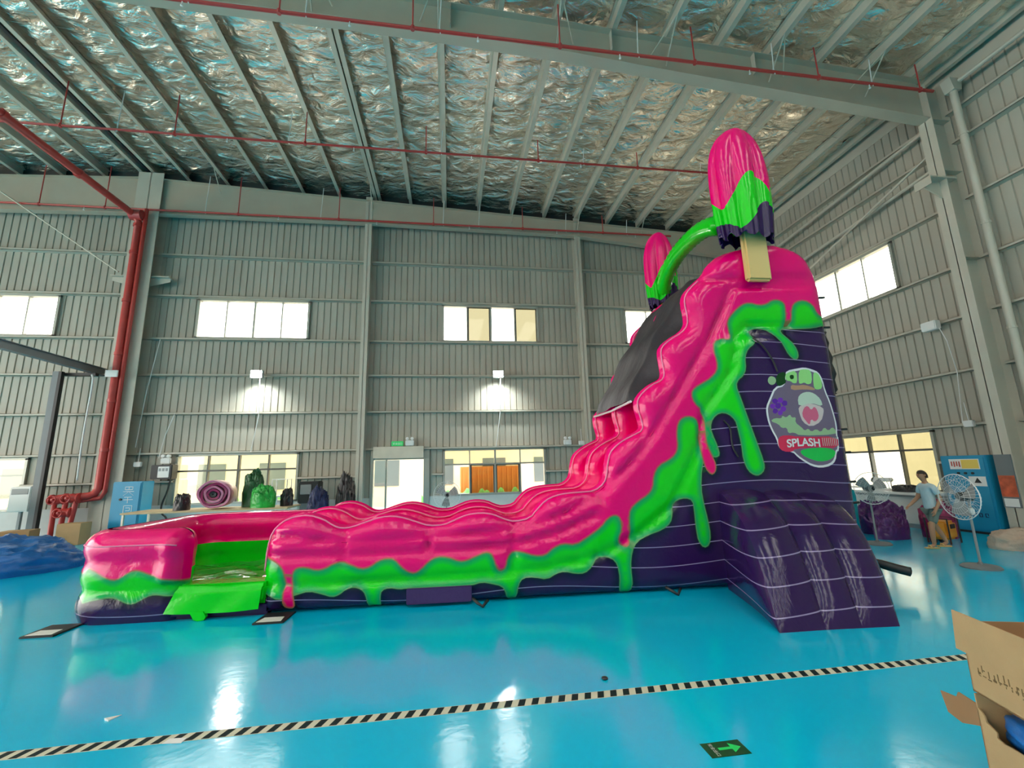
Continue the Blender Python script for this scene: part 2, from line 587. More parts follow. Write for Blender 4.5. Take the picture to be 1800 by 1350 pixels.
rb = rafter('rafter', D - 0.42, [(LEFT, 11.2), (-21.3, 11.8), (-17, 11.85), (RIDGE, 11.99), (-3.36, 12.05), (5.4, 11.93), (13.7, 11.15)], 0.26, 'deep grey roof beam along the top of the back wall', -0.3)
ra = rafter('rafter', YR, [(LEFT, 11.3), (RIDGE, 12.55), (-2.56, 12.42), (-.16, 12.33), (2.98, 12.14), (6.04, 11.87), (9.31, 11.60), (13.3, 11.26)], 0.32, 'grey roof beam crossing overhead in front of the slide')
for x in (-8, -4.2, 0.0, 4.1, 8.1):
    MB().box(x - .008, -.15, zp(x) - .6, x + .008, -.012, zp(x) - .02).build('stiffener', 'steel', ra)

# ---- roof: foil insulation panels between purlins
mt, t, b = nt('foil_insulation')
L = t.links
b.inputs['Metallic'].default_value = 0.9
tc = t.nodes.new('ShaderNodeTexCoord')
nz = t.nodes.new('ShaderNodeTexNoise'); nz.inputs['Scale'].default_value = 0.5; nz.inputs['Detail'].default_value = 4
L.new(tc.outputs['Object'], nz.inputs['Vector'])
cr = t.nodes.new('ShaderNodeValToRGB')
cr.color_ramp.elements[0].position = 0.3; cr.color_ramp.elements[0].color = (0.80, 0.74, 0.64, 1)
cr.color_ramp.elements[1].position = 0.7; cr.color_ramp.elements[1].color = (0.97, 0.88, 0.74, 1)
L.new(nz.outputs['Fac'], cr.inputs['Fac']); L.new(cr.outputs['Color'], b.inputs['Base Color'])
b.inputs['Roughness'].default_value = 0.15
mp = t.nodes.new('ShaderNodeMapping'); mp.inputs['Scale'].default_value = (0.75, 1.25, 1)
mp.inputs['Rotation'].default_value = (0, 0, 0.5)
L.new(tc.outputs['Object'], mp.inputs['Vector'])
vn = t.nodes.new('ShaderNodeTexNoise'); vn.inputs['Scale'].default_value = 2.3; vn.inputs['Detail'].default_value = 7; vn.inputs['Distortion'].default_value = 0.5
L.new(mp.outputs['Vector'], vn.inputs['Vector'])
bp = t.nodes.new('ShaderNodeBump'); bp.inputs['Strength'].default_value = 1.0; bp.inputs['Distance'].default_value = 0.22
L.new(vn.outputs['Fac'], bp.inputs['Height']); L.new(bp.outputs['Normal'], b.inputs['Normal'])
M['foil'] = mt

ceil = empty('ceiling')
structure(ceil, 'roof lined with crinkled silver foil between steel purlins', 'ceiling')
PUR = [-0.29 + 1.47 * k for k in range(-20, 10)]
def purlin(x, y0, y1, hgt=0.24):
    z = zp(x)
    s = 1 if x > RIDGE else -1
    mb = MB()
    prof = [(0, 0), (0.13 * s, 0), (0.13 * s, 0.02), (0.012 * s, 0.02), (0.012 * s, hgt), (-0.07 * s, hgt), (-0.07 * s, hgt + .012), (0, hgt + .012)]
    mb.prism(prof, lambda p, q, tt: (x + p, tt, z + q), y0, y1)
    return mb.build('purlin', 'galv', ceil)
for x in PUR:
    purlin(x, FRONT, D - 0.05)
purlin(-3.05, FRONT, D - .05)
purlin(RIDGE + 0.18, FRONT, D - .05)
purlin(13.6, FRONT, D - .05)
MB().box(RIDGE - .02, FRONT, zp(RIDGE) + .005, RIDGE + .1, D - .1, zp(RIDGE) + .06).build('ridge_gap_shade', 'black', ceil)  # black strip painting the dark gap along the ridge
rs = np.random.RandomState(3)
edges = [LEFT] + PUR + [W]
SKYL = 3.0      # beyond this, unseen skylight strips are added to light the hall
for bay, (x0, x1) in enumerate(zip(edges, edges[1:])):
    lit = bay % 3 == 1 and x0 > -26
    ph = rs.uniform(0, 6, 8)
    y_0 = SKYL if lit else FRONT
    nv, nu = (100 if lit else 230), 8
    if lit:
        mb = MB()
        q = [(x0, FRONT, zp(x0) + .4), (x1, FRONT, zp(x1) + .4), (x1, SKYL, zp(x1) + .4), (x0, SKYL, zp(x0) + .4)]
        mb.add(q + [(p[0], p[1], p[2] + .01) for p in q], [(3, 2, 1, 0), (4, 5, 6, 7), (0, 1, 5, 4), (1, 2, 6, 5), (2, 3, 7, 6), (3, 0, 4, 7)])
        mb.build('added_skylight', 'glass', ceil)
    else:
        mb = MB()
        q = [(x0, FRONT - .3, zp(x0) + .36), (x1, FRONT - .3, zp(x1) + .36), (x1, SKYL, zp(x1) + .36), (x0, SKYL, zp(x0) + .36)]
        mb.add(q + [(p[0], p[1], p[2] + .06) for p in q], [(3, 2, 1, 0), (4, 5, 6, 7), (0, 1, 5, 4), (1, 2, 6, 5), (2, 3, 7, 6), (3, 0, 4, 7)])
        mb.build('roof_sheet', 'galv', ceil)
    def pt(u, v, x0=x0, x1=x1, ph=ph, y_0=y_0):
        x = x0 + (x1 - x0) * u
        y = y_0 + (D - y_0) * v
        sag = 0.10 * math.sin(math.pi * u)
        wr_ = 0.022 * math.sin(5.1 * y + ph[0] + 2.2 * math.sin(1.3 * y + ph[1] + 3 * u)) + 0.018 * math.sin(9 * y + 6 * u + ph[2] + 1.5 * math.sin(2.1 * y + ph[3])) + 0.012 * math.sin(17 * y - 9 * u + ph[4])
        e = math.sin(math.pi * u) ** 0.5 if 0 < u < 1 else 0
        return (x, y, zp(x) + 0.27 - sag * (0.7 + .3 * math.sin(y * 0.8 + ph[5])) + wr_ * e)
    MB().grid(pt, nu, nv, flip=True).build('insulation_panel', 'foil', ceil, smooth=True)
# roof sheet above keeps the sky out
mb = MB()
for x0, x1 in ((LEFT - .3, RIDGE), (RIDGE, W + .3)):
    q = [(x0, SKYL, zp(x0) + .36), (x1, SKYL, zp(x1) + .36), (x1, D + .4, zp(x1) + .36), (x0, D + .4, zp(x0) + .36)]
    mb.add(q + [(p[0], p[1], p[2] + .06) for p in q], [(0, 1, 2, 3), (7, 6, 5, 4), (0, 4, 5, 1), (1, 5, 6, 2), (2, 6, 7, 3), (3, 7, 4, 0)])
mb.build('roof_sheet', 'galv', ceil)
# black strip painting the shade in the gap between wall head and roof
mb = MB()
for x0, x1 in ((LEFT, RIDGE), (RIDGE, W)):
    mb.prism([(x0, zp(x0) - .25), (x1, zp(x1) - .25), (x1, zp(x1) + .3), (x0, zp(x0) + .3)], lambda p, q, tt: (p, tt, q), D - .06, D - .03)
mb.build('gap_strip', 'black', ceil)
MB().box(W - 0.02, FRONT, 12.2, W + 0.02, D, 13.2).build('gap_strip', 'steel', ceil)
# sag rods and flange braces
for y in (11.3, 14.4, 6.4, 3.6):
    for a, c in zip(PUR[4:], PUR[5:]):
        MB().tube([(a, y, zp(a) + .17), (c, y, zp(c) + .08)], 0.008, 5).build('sag_rod', 'galv', ceil)
for x, s in ((-9.11, 1), (-3.23, 1), (-.29, -1), (2.65, 1), (5.59, -1), (8.53, 1), (11.47, -1)):
    MB().tube([(x, YR - .75, zp(x)), (x, YR - .02, zp(x) - .75)], 0.018, 5).build('flange_brace', 'steel', ceil)
    MB().tube([(x, YR - .75, zp(x)), (x + s * .45, YR - .03, zp(x) - .55)], 0.016, 5).build('flange_brace', 'galv', ceil)
    MB().tube([(x, D - 1.1, zp(x)), (x, D - .45, zp(x) - .65)], 0.016, 5).build('flange_brace', 'steel', ceil)
# eave tie and cable trunking on the side wall
for z, d, r in ((11.0, .22, .05), (9.75, .22, .05)):
    o = MB().tube([(W - d - .05, YR + .25, z + .25), (W - d - .05, D - .5, z - .35)], r, 8).build('tie_pipe', 'steel')
    tag(o, {11.0: 'upper grey tie pipe running high along the side wall', 9.75: 'lower grey tie pipe along the side wall by the bracket'}[z], 'pipe')
tag(MB().tube([(13.6, FRONT, 11.95), (13.6, YR - .75, 11.9)], 0.06, 8).build('tie_pipe', 'steel'), 'grey tie pipe on the near side of the portal column', 'pipe')
tag(MB().tube([(13.6, 17.0, 8.2), (13.4, YR + .2, 10.3)], 0.035, 6).build('bracing_rod', 'steel'), 'slanting grey bracing rod from the corner up to the portal column', 'rod')
# bracing rod on the back wall bay at the far side
tag(MB().tube([(-17.5, D - .78, 13.2), (-12.1, D - .8, 9.4)], 0.03, 6).build('bracing_rod', 'steel'), 'slanting grey bracing rod left of the red riser', 'rod')

# downpipe beside the portal column
dp_ = empty('downpipe', (13.6, 8.45, 0))
MB().tube([(0, 0, 0.0), (0, 0, 11.7)], 0.085, 12).build('pipe', 'steel', dp_, smooth='auto')
MB().prism([(-.12, 11.7), (.12, 11.7), (.2, 12.05), (-.2, 12.05)], lambda p, q, tt: (p, tt, q), -.12, .12).build('hopper', 'steel', dp_)
for z in (2.2, 5, 7.8, 10.4):
    MB().lathe([(.1, z - .03), (.1, z + .03)], n=12).build('clamp', 'steel', dp_)
tag(dp_, 'grey round rain downpipe with a hopper beside the portal column', 'pipe')

# ---- windows
def window(n, P, u0, u1, z0, z1, label, cols=4, split=None, panes=None, dark=False):
    e = empty('window_%d' % n)
    fm = 'alu_dark' if dark else 'alu'
    fw_ = 0.06
    def bar(nm, a, c, p, q, d0=-0.08, d1=0.05, m=fm):
        v = [P(a, p, d0), P(c, p, d0), P(c, p, d1), P(a, p, d1), P(a, q, d0), P(c, q, d0), P(c, q, d1), P(a, q, d1)]
        return MB().add(v, [(0, 3, 2, 1), (4, 5, 6, 7), (0, 1, 5, 4), (1, 2, 6, 5), (2, 3, 7, 6), (3, 0, 4, 7)]).build(nm, m, e)
    mb = MB()
    fr = []
    for a, c, p, q in ((u0 - .03, u1 + .03, z0 - .03, z0 + .05), (u0 - .03, u1 + .03, z1 - .05, z1 + .06), (u0 - .03, u0 + .05, z0, z1), (u1 - .05, u1 + .03, z0, z1)):
        v = [P(a, p, -.1), P(c, p, -.1), P(c, p, .09), P(a, p, .09), P(a, q, -.1), P(c, q, -.1), P(c, q, .09), P(a, q, .09)]
        mb.add(v, [(0, 3, 2, 1), (4, 5, 6, 7), (0, 1, 5, 4), (1, 2, 6, 5), (2, 3, 7, 6), (3, 0, 4, 7)])
    mb.build('window_frame', 'alu', e)
    wd = (u1 - u0) / cols
    rows = [(z0, z1)] if split is None else [(z0, split), (split, z1)]
    for i in range(1, cols):
        u = u0 + i * wd
        bar('mullion', u - (.035 if i == cols // 2 else .022), u + (.035 if i == cols // 2 else .022), z0 + .05, z1 - .05)
    if split:
        bar('transom', u0 + .05, u1 - .05, split - .03, split + .03, -.07, .055)
    for r, (p, q) in enumerate(rows):
        for i in range(cols):
            g = panes[r][i] if panes else 'glass'
            if g is None:
                continue
            a, c = u0 + i * wd + .02, u0 + (i + 1) * wd - .02
            if g.endswith('!'):     # a sash that stands proud with its own dark frame
                g = g[:-1]
                for s in ((a, a + .06, p, q), (c - .06, c, p, q), (a, c, p, p + .06), (a, c, q - .06, q)):
                    bar('sash_bar', *s, -.05, .0, 'alu_dark')
            v = [P(a, p + .03, -.03), P(c, p + .03, -.03), P(c, q - .03, -.03), P(a, q - .03, -.03), P(a, p + .03, -.036), P(c, p + .03, -.036), P(c, q - .03, -.036), P(a, q - .03, -.036)]
            MB().add(v, [(0, 1, 2, 3), (7, 6, 5, 4), (0, 4, 5, 1), (1, 5, 6, 2), (2, 6, 7, 3), (3, 7, 4, 0)]).build('pane', g, e)
    structure(e, label, 'window')
    return e
GC = 'glass_cream'
window(1, PB, *UPX[0], *UZ, 'high window cut by the picture edge beyond the red riser')
window(2, PB, *UPX[1], *UZ, 'high four-pane white window above the floodlit wall bay')
window(3, PB, *UPX[2], *UZ, 'high window with two open and two yellow panes', panes=[[None, 'glass_yellow!', None, 'glass_yellow!']])
window(4, PB, *UPX[3], *UZ, 'high window half hidden by the slide steps')
window(5, PB, *LOX[0], *LZ, 'low window behind the green tarpaulin heap', split=2.12, panes=[[GC] * 4, [GC] * 4])
window(6, PB, *LOX[1], *LZ, 'low eight-pane window behind the rolled pink inflatable', split=2.12, panes=[[GC] * 4, [GC] * 4], dark=True)
window(7, PB, *LOX[2], *LZ, 'low window with amber panes beside the glass door', split=2.12, panes=[[None, 'glass_amber!', 'glass_amber!', None], [GC] * 4])
window(8, PR, *UPY[0], *UZ, 'high bright window in the side wall by the tower')
window(9, PR, *LOY[0], *LZ, 'low cream window behind the walking person', split=2.15, panes=[['glass_straw', 'glass', 'glass', 'glass'], ['glass_straw'] * 4], dark=True)

# ---- glass door
d = empty('door_1')
for nm, bx, m_ in (('door_post', (DOOR[0], D - .12, 0, DOOR[0] + .12, D + .08, 2.85), 'alu'), ('door_post', (DOOR[1] - .22, D - .12, 0, DOOR[1], D + .08, 2.85), 'alu'),
                   ('shutter_box', (DOOR[0] + .12, D - .3, 2.42, DOOR[1] - .22, D + .05, 2.85), 'galv'), ('bottom_bar', (DOOR[0] + .12, D - .06, 2.36, DOOR[1] - .22, D, 2.43), 'alu'),
                   ('door_stile', (DOOR[0] + .55, D - .03, 0, DOOR[0] + .62, D + .02, 2.38), 'alu')):
    MB().box(*bx).build(nm, m_, d)
MB().box(DOOR[0] + .12, D - .012, 0.02, DOOR[0] + .55, D, 2.36).build('pane', 'glass', d)
structure(d, 'bright open glass doorway under a roller shutter box', 'door')

# ---- outside: yard, hedges and neighbouring buildings seen through the panes
g = MB().box(-70, FRONT - 60, -0.35, 70, 80, -0.25)
M['yard'] = mat('concrete_yard', (0.74, 0.69, 0.60), 0.8, 0, 0.2, 0.6)
structure(g.build('ground_outside', 'yard'), 'pale concrete yard outside the hall', 'ground')
M['cream_wall'] = mat('cream_render', (0.66, 0.62, 0.50), 0.8, 0, 0.1, 1)
M['hedge'] = mat('hedge_green', (0.10, 0.34, 0.09), 0.7, 0, 0.5, 4, 1.0, 6)
M['dark_pane'] = mat('dark_far_glass', (0.12, 0.16, 0.18), 0.1)
def far_building(name, x0, y0, x1, y1, h, label, face):
    e = empty(name, ((x0 + x1) / 2, (y0 + y1) / 2, 0))
    ox, oy = (x0 + x1) / 2, (y0 + y1) / 2
    MB().box(x0 - ox, y0 - oy, -0.3, x1 - ox, y1 - oy, h).build('wall', 'cream_wall', e)
    MB().box(x0 - ox - .3, y0 - oy - .3, h, x1 - ox + .3, y1 - oy + .3, h + .25).build('roof_slab', 'plaster', e)
    if face == 'y':
        x = x0 + 1.5
        while x < x1 - 2:
            MB().box(x - ox, y0 - oy - .04, 1.0, x - ox + 1.5, y0 - oy, 2.6).build('window', 'dark_pane', e)
            x += 3.4
    elif face == 'x':
        y = y0 + 1.5
        while y < y1 - 2:
            MB().box(x0 - ox - .04, y - oy, 1.0, x0 - ox, y - oy + 1.5, 2.6).build('window', 'dark_pane', e)
            y += 3.4
    tag(e, label, 'building')
far_building('workshop_building', -30, 29, 12, 36, 3.6, 'low cream building across the yard seen through the back windows', 'y')
far_building('store_building', 26, 0, 33, 27, 5.2, 'low cream building seen through the side window', None)
def hedge(x0, x1, y, label):
    bm = bmesh.new()
    bmesh.ops.create_grid(bm, x_segments=2, y_segments=2, size=0.5)
    bm.free()
    mb = MB()
    def fn(u, v):
        x = x0 + (x1 - x0) * u
        a = math.pi * v
        r = 0.5 + 0.08 * math.sin(7 * x + 3 * v) + 0.06 * math.sin(17 * x + 9 * v)
        return (x, y - math.cos(a) * r * .7, -0.25 + math.sin(a) * r * 1.9)
    o = mb.grid(fn, 60, 10).build('hedge', 'hedge', smooth=True)
    tag(o, label, 'hedge')
hedge(-19, -13.5, 22.5, 'clipped green hedge outside the far low window')
hedge(-10, -5, 22.5, 'clipped green hedge outside the eight-pane window')
hedge(-1.5, 5, 24.5, 'clipped green hedge outside the amber-paned window')
M['truck'] = mat('orange_container_paint', (0.60, 0.22, 0.05), 0.5, 0, 0.1, 2)
ct = empty('shipping_container', (2.2, 26.4, -.25))
MB().box(-1.6, -1.0, 0, 1.8, 1.0, 2.3).build('box', 'truck', ct)
for k in range(12):
    MB().box(-1.5 + .28 * k, -1.05, .1, -1.4 + .28 * k, -1.0, 2.2).build('rib', 'truck', ct)
tag(ct, 'orange container standing outside the amber-paned window', 'container')

# ================================================================== THE INFLATABLE SLIDE
# outlines measured in the slide's own frame: x along its length, z up (metres)
TOP = [(2.47,0.58),(2.48,0.9),(2.54,1.14),(2.68,1.28),(2.85,1.35),(3.07,1.37),(3.29,1.3),(3.44,1.2),(3.55,1.16),(3.69,1.17),(3.93,1.25),(4.11,1.3),(4.3,1.31),(4.49,1.27),(4.68,1.2),(4.83,1.15),(5.05,1.15),(5.19,1.21),(5.4,1.29),(5.62,1.31),(5.82,1.28),(5.99,1.2),(6.14,1.16),(6.37,1.2),(6.46,1.31),(6.62,1.46),(6.79,1.53),(6.98,1.56),(7.21,1.57),(7.42,1.58),(7.57,1.68),(7.62,1.81),(7.64,1.97),(7.7,2.17),(7.83,2.29),(7.97,2.38),(8.17,2.47),(8.28,2.52),(8.28,2.62),(8.25,2.73),(8.22,2.88),(8.23,3.02),(8.34,3.16),(8.53,3.3),(8.69,3.36),(8.74,3.44),(8.73,3.57),(8.71,3.81),(8.74,3.94),(8.9,4.08),(9.15,4.22),(9.25,4.34),(9.26,4.5),(9.23,4.73),(9.26,4.89),(9.37,5.03),(9.54,5.18),(9.69,5.3),(9.81,5.5),(10.08,5.72),(10.53,5.86),(11.0,5.95),(11.45,5.86),(11.74,5.66),(11.86,5.3)]
PG = [(2.53,0.75),(2.64,0.72),(2.75,0.66),(2.81,0.57),(2.83,0.45),(2.81,0.24),(2.81,0.13),(2.84,0.08),(2.9,0.06),(2.95,0.07),(2.98,0.12),(2.97,0.24),(2.93,0.41),(2.94,0.56),(2.99,0.62),(3.11,0.62),(3.26,0.57),(3.38,0.59),(3.49,0.65),(3.6,0.67),(3.72,0.63),(3.88,0.56),(4.0,0.58),(4.12,0.66),(4.24,0.69),(4.35,0.67),(4.44,0.57),(4.54,0.49),(4.64,0.46),(4.74,0.52),(4.84,0.62),(4.96,0.68),(5.12,0.67),(5.29,0.6),(5.4,0.61),(5.53,0.66),(5.67,0.71),(5.75,0.7),(5.79,0.63),(5.83,0.5),(5.87,0.44),(5.92,0.43),(5.98,0.49),(6.01,0.63),(6.1,0.7),(6.22,0.7),(6.41,0.63),(6.58,0.63),(6.7,0.73),(6.85,0.79),(7.05,0.76),(7.25,0.87),(7.46,1.0),(7.59,1.14),(7.7,1.18),(7.78,1.13),(7.79,0.96),(7.72,0.83),(7.75,0.74),(7.84,0.69),(7.91,0.73),(7.93,0.87),(7.92,1.1),(7.95,1.26),(8.1,1.38),(8.25,1.46),(8.35,1.57),(8.38,1.77),(8.48,1.92),(8.66,2.0),(8.77,2.08),(8.83,2.2),(8.83,2.41),(8.87,2.6),(8.97,2.69),(9.12,2.7),(9.22,2.61),(9.24,2.4),(9.22,2.22),(9.22,2.03),(9.25,1.85),(9.34,1.74),(9.42,1.78),(9.45,1.9),(9.4,2.06),(9.33,2.23),(9.33,2.4),(9.35,2.64),(9.31,2.82),(9.19,2.92),(9.15,3.08),(9.22,3.18),(9.39,3.27),(9.5,3.33),(9.63,3.46),(9.65,3.62),(9.61,3.83),(9.64,3.97),(9.77,4.03),(9.88,4.0),(9.95,4.06),(9.95,4.19),(9.94,4.35),(10.06,4.5),(10.25,4.66),(10.4,4.7),(10.58,4.65),(10.73,4.68),(10.83,4.75),(10.96,4.76),(11.06,4.7),(11.06,4.58),(11.03,4.29),(11.14,4.3),(11.19,4.62),(11.29,4.73),(11.46,4.76),(11.6,4.68),(11.67,4.51),(11.76,4.47)]
GP = [(2.53,0.28),(2.62,0.26),(2.76,0.2),(2.88,0.22),(3.0,0.26),(3.17,0.3),(3.36,0.25),(3.49,0.2),(3.59,0.23),(3.68,0.3),(3.78,0.32),(3.89,0.29),(3.95,0.22),(3.97,0.05),(4.0,-0.01),(4.07,-0.02),(4.13,-0.02),(4.16,0.03),(4.16,0.17),(4.18,0.26),(4.28,0.29),(4.44,0.26),(4.52,0.27),(4.98,0.26),(5.45,0.26),(5.62,0.3),(5.77,0.27),(5.91,0.23),(5.96,0.15),(5.98,0.06),(6.02,0.01),(6.1,0.0),(6.14,0.07),(6.16,0.24),(6.23,0.33),(6.4,0.33),(6.59,0.29),(6.74,0.37),(6.86,0.39),(7.03,0.35),(7.17,0.35),(7.28,0.43),(7.38,0.56),(7.53,0.57),(7.65,0.51),(7.7,0.37),(7.7,0.08),(7.76,0.01),(7.86,0.0),(7.92,0.08),(7.89,0.4),(7.93,0.63),(8.02,0.77),(8.21,0.86),(8.45,0.93),(8.59,1.03),(8.63,1.15),(8.66,1.27),(8.74,1.37),(8.87,1.4),(8.98,1.36),(8.99,1.2),(8.99,0.92),(9.01,0.73),(9.09,0.63),(9.19,0.67),(9.23,0.82),(9.21,1.06),(9.17,1.3),(9.15,1.54),(9.2,1.87),(9.29,2.05),(9.4,2.03),(9.46,2.02),(9.52,2.06),(9.5,2.21),(9.44,2.4),(9.42,2.52),(9.47,2.66),(9.59,2.75),(9.72,2.73),(9.82,2.62),(9.84,2.5),(9.87,2.24),(9.87,1.96),(9.93,1.79),(10.02,1.72),(10.11,1.72),(10.2,1.8),(10.21,1.93),(10.12,2.31),(10.03,2.69),(9.96,3.0),(9.91,3.2),(9.96,3.3),(10.04,3.35),(10.11,3.47),(10.12,3.69),(10.19,3.83),(10.32,3.92),(10.34,4.03),(10.3,4.15),(10.38,4.22),(10.61,4.22),(10.74,4.12),(10.82,3.88),(10.89,3.71),(11.0,3.62),(11.08,3.67),(11.08,3.8),(10.98,3.99),(10.9,4.18),(10.97,4.22),(11.48,4.24),(11.75,4.29)]
S1 = [(10.11,5.0),(9.92,4.62),(9.63,4.1),(9.2,3.5),(8.85,3.01),(8.46,2.45),(8.03,1.96),(7.54,1.56),(6.98,1.25),(6.43,1.08),(5.91,1.0),(5.23,0.97),(4.4,0.94),(3.58,0.93),(3.1,1.0),(2.86,1.05),(2.58,1.03)]
S2 = [(2.54,0.78),(3.59,0.76),(4.4,0.76),(5.23,0.76),(6.08,0.8),(6.78,0.94),(7.42,1.19)]
S3 = [(2.57,0.41),(3.92,0.39),(5.9,0.41),(6.5,0.44),(6.88,0.5),(7.33,0.57),(7.75,0.73),(8.12,0.93),(8.66,1.3),(9.2,2.22),(9.33,2.77),(9.86,3.45),(10.05,4.06),(10.32,4.31),(11.68,4.27)]
S4 = [(9.59,5.15),(11.68,5.2)]
S5 = [(10.11,5.0),(10.6,5.03),(11.68,5.06)]
VS = [[(3.61, 1.17), (3.6, 0.69)], [(4.85, 1.16), (4.83, 0.8)], [(6.11, 1.18), (6.09, 0.42)], [(7.35, 1.56), (7.53, 1.4)]]
POOL_PG = [(-0.08,0.76),(0.01,0.72),(0.1,0.73),(0.25,0.74),(0.38,0.69),(0.48,0.6),(0.6,0.56),(0.7,0.61),(0.79,0.68),(0.9,0.68),(1.04,0.62),(1.19,0.57),(1.31,0.55),(1.43,0.49),(1.59,0.46)]
POOL_GP = [(-0.05,0.42),(0.04,0.3),(0.13,0.25),(0.26,0.26),(0.38,0.32),(0.55,0.35),(0.67,0.32),(0.79,0.26),(0.89,0.25),(1.0,0.32),(1.1,0.36),(1.33,0.32),(1.61,0.3)]
LOGO_BLOB = [(10.55,3.16),(10.44,2.97),(10.36,2.83),(10.35,2.72),(10.36,2.57),(10.4,2.43),(10.46,2.3),(10.48,2.16),(10.55,2.09),(10.71,2.08),(10.79,1.99),(10.9,1.91),(11.02,1.84),(11.18,1.81),(11.37,1.84),(11.48,1.92),(11.53,2.07),(11.58,2.08),(11.61,2.3),(11.59,2.32),(11.62,2.5),(11.6,2.7),(11.56,2.92),(11.5,3.1),(11.48,3.29),(11.42,3.42),(11.29,3.47),(11.15,3.5),(11.02,3.48),(10.81,3.44),(10.77,3.35),(10.72,3.2)]
LOGO_BANNER = [(10.49,2.32),(10.62,2.36),(10.87,2.32),(11.6,2.32),(11.58,2.12),(11.15,2.15),(10.75,2.13),(10.71,2.08),(10.55,2.09),(10.48,2.16)]
LOGO_LEAF = [(10.84,2.09),(10.93,2.12),(11.15,2.14),(11.38,2.13),(11.51,2.08),(11.48,2.0),(11.36,1.93),(11.17,1.91),(11.0,1.96),(10.88,2.02)]
LOGO_GLYPH1 = [(10.8,3.4),(11.0,3.45),(10.98,3.23),(10.9,3.22),(10.86,3.26),(10.78,3.27),(10.77,3.34)]
LOGO_GLYPH1HOLE = [(10.93,3.33),(10.92,3.3),(10.88,3.29),(10.86,3.3),(10.85,3.33),(10.86,3.36),(10.9,3.37),(10.93,3.36)]
LOGO_GLYPH2 = [(11.04,3.45),(11.15,3.47),(11.28,3.45),(11.26,3.23),(11.17,3.2),(11.11,3.24),(11.04,3.21),(11.0,3.23)]
LOGO_GLYPH3 = [(11.32,3.42),(11.41,3.4),(11.45,3.29),(11.45,3.14),(11.34,3.11),(11.28,3.14),(11.29,3.29)]
LOGO_BAND = [(10.85,3.2),(10.98,3.18),(11.1,3.2),(11.3,3.14),(11.29,3.1),(11.09,3.12),(10.84,3.1)]
LOGO_CAP = [(10.94,2.97),(11.02,3.05),(11.15,3.08),(11.27,3.05),(11.38,2.95),(11.4,2.82),(11.18,2.89),(10.94,2.82)]
LOGO_POP = [(10.93,2.82),(11.05,2.86),(11.18,2.88),(11.4,2.81),(11.4,2.73),(11.32,2.57),(11.11,2.48),(10.97,2.56),(10.93,2.71)]
LOGO_CORE = [(11.03,2.81),(11.11,2.84),(11.16,2.76),(11.23,2.83),(11.28,2.76),(11.29,2.64),(11.2,2.56),(11.13,2.62),(11.09,2.51),(11.03,2.58),(10.97,2.68)]
LOGO_SPLASH = [(10.4,2.59),(10.48,2.64),(10.6,2.63),(10.62,2.68),(10.68,2.64),(10.76,2.7),(10.78,2.64),(10.86,2.65),(10.83,2.56),(10.93,2.48),(10.98,2.42),(11.05,2.46),(11.1,2.4),(11.2,2.45),(11.28,2.39),(11.36,2.48),(11.43,2.41),(11.52,2.48),(11.58,2.42),(11.57,2.35),(10.88,2.34),(10.78,2.4),(10.68,2.38),(10.67,2.48),(10.58,2.47),(10.53,2.54)]
LOGO_BUBBLE = [(10.6,3.27),(10.58,3.23),(10.54,3.2),(10.49,3.2),(10.46,3.23),(10.45,3.27),(10.47,3.32),(10.51,3.35),(10.56,3.34),(10.59,3.32)]
LOGO_DARK = [(10.62,3.37),(10.73,3.42),(10.8,3.4),(10.76,3.31),(10.78,3.24),(10.7,3.19),(10.62,3.17),(10.59,3.25)]
LOGO_BERRY0 = [(10.58,2.92),(10.56,2.89),(10.53,2.87),(10.5,2.88),(10.48,2.91),(10.48,2.94),(10.51,2.96),(10.54,2.97),(10.57,2.95)]
LOGO_BERRY1 = [(10.67,2.94),(10.66,2.9),(10.62,2.89),(10.59,2.89),(10.57,2.92),(10.58,2.95),(10.6,2.98),(10.64,2.98),(10.67,2.97)]
LOGO_BERRY2 = [(10.74,2.88),(10.73,2.85),(10.69,2.84),(10.66,2.84),(10.64,2.87),(10.64,2.9),(10.67,2.93),(10.71,2.93),(10.74,2.92)]
LOGO_BERRY3 = [(10.53,2.84),(10.51,2.81),(10.48,2.79),(10.45,2.8),(10.43,2.82),(10.43,2.85),(10.46,2.88),(10.49,2.88),(10.52,2.86)]
LOGO_BERRY4 = [(10.62,2.84),(10.61,2.81),(10.57,2.79),(10.54,2.8),(10.52,2.82),(10.52,2.86),(10.55,2.89),(10.59,2.89),(10.62,2.88)]
LOGO_BERRY5 = [(10.71,2.79),(10.69,2.76),(10.66,2.74),(10.62,2.75),(10.6,2.77),(10.61,2.81),(10.63,2.83),(10.67,2.84),(10.7,2.82)]
LOGO_BERRY6 = [(10.56,2.76),(10.54,2.73),(10.51,2.71),(10.48,2.72),(10.46,2.74),(10.47,2.77),(10.49,2.8),(10.53,2.8),(10.55,2.78)]
LOGO_BERRY7 = [(10.64,2.73),(10.62,2.7),(10.59,2.68),(10.56,2.69),(10.55,2.71),(10.55,2.74),(10.57,2.76),(10.61,2.77),(10.63,2.75)]

slide = empty('inflatable_water_slide', (-5.150, 7.100, 0), math.atan2(-0.041, 1))
tag(slide, 'pink, green and purple inflatable water slide with dripping print and ice-lolly tower', 'inflatable slide')

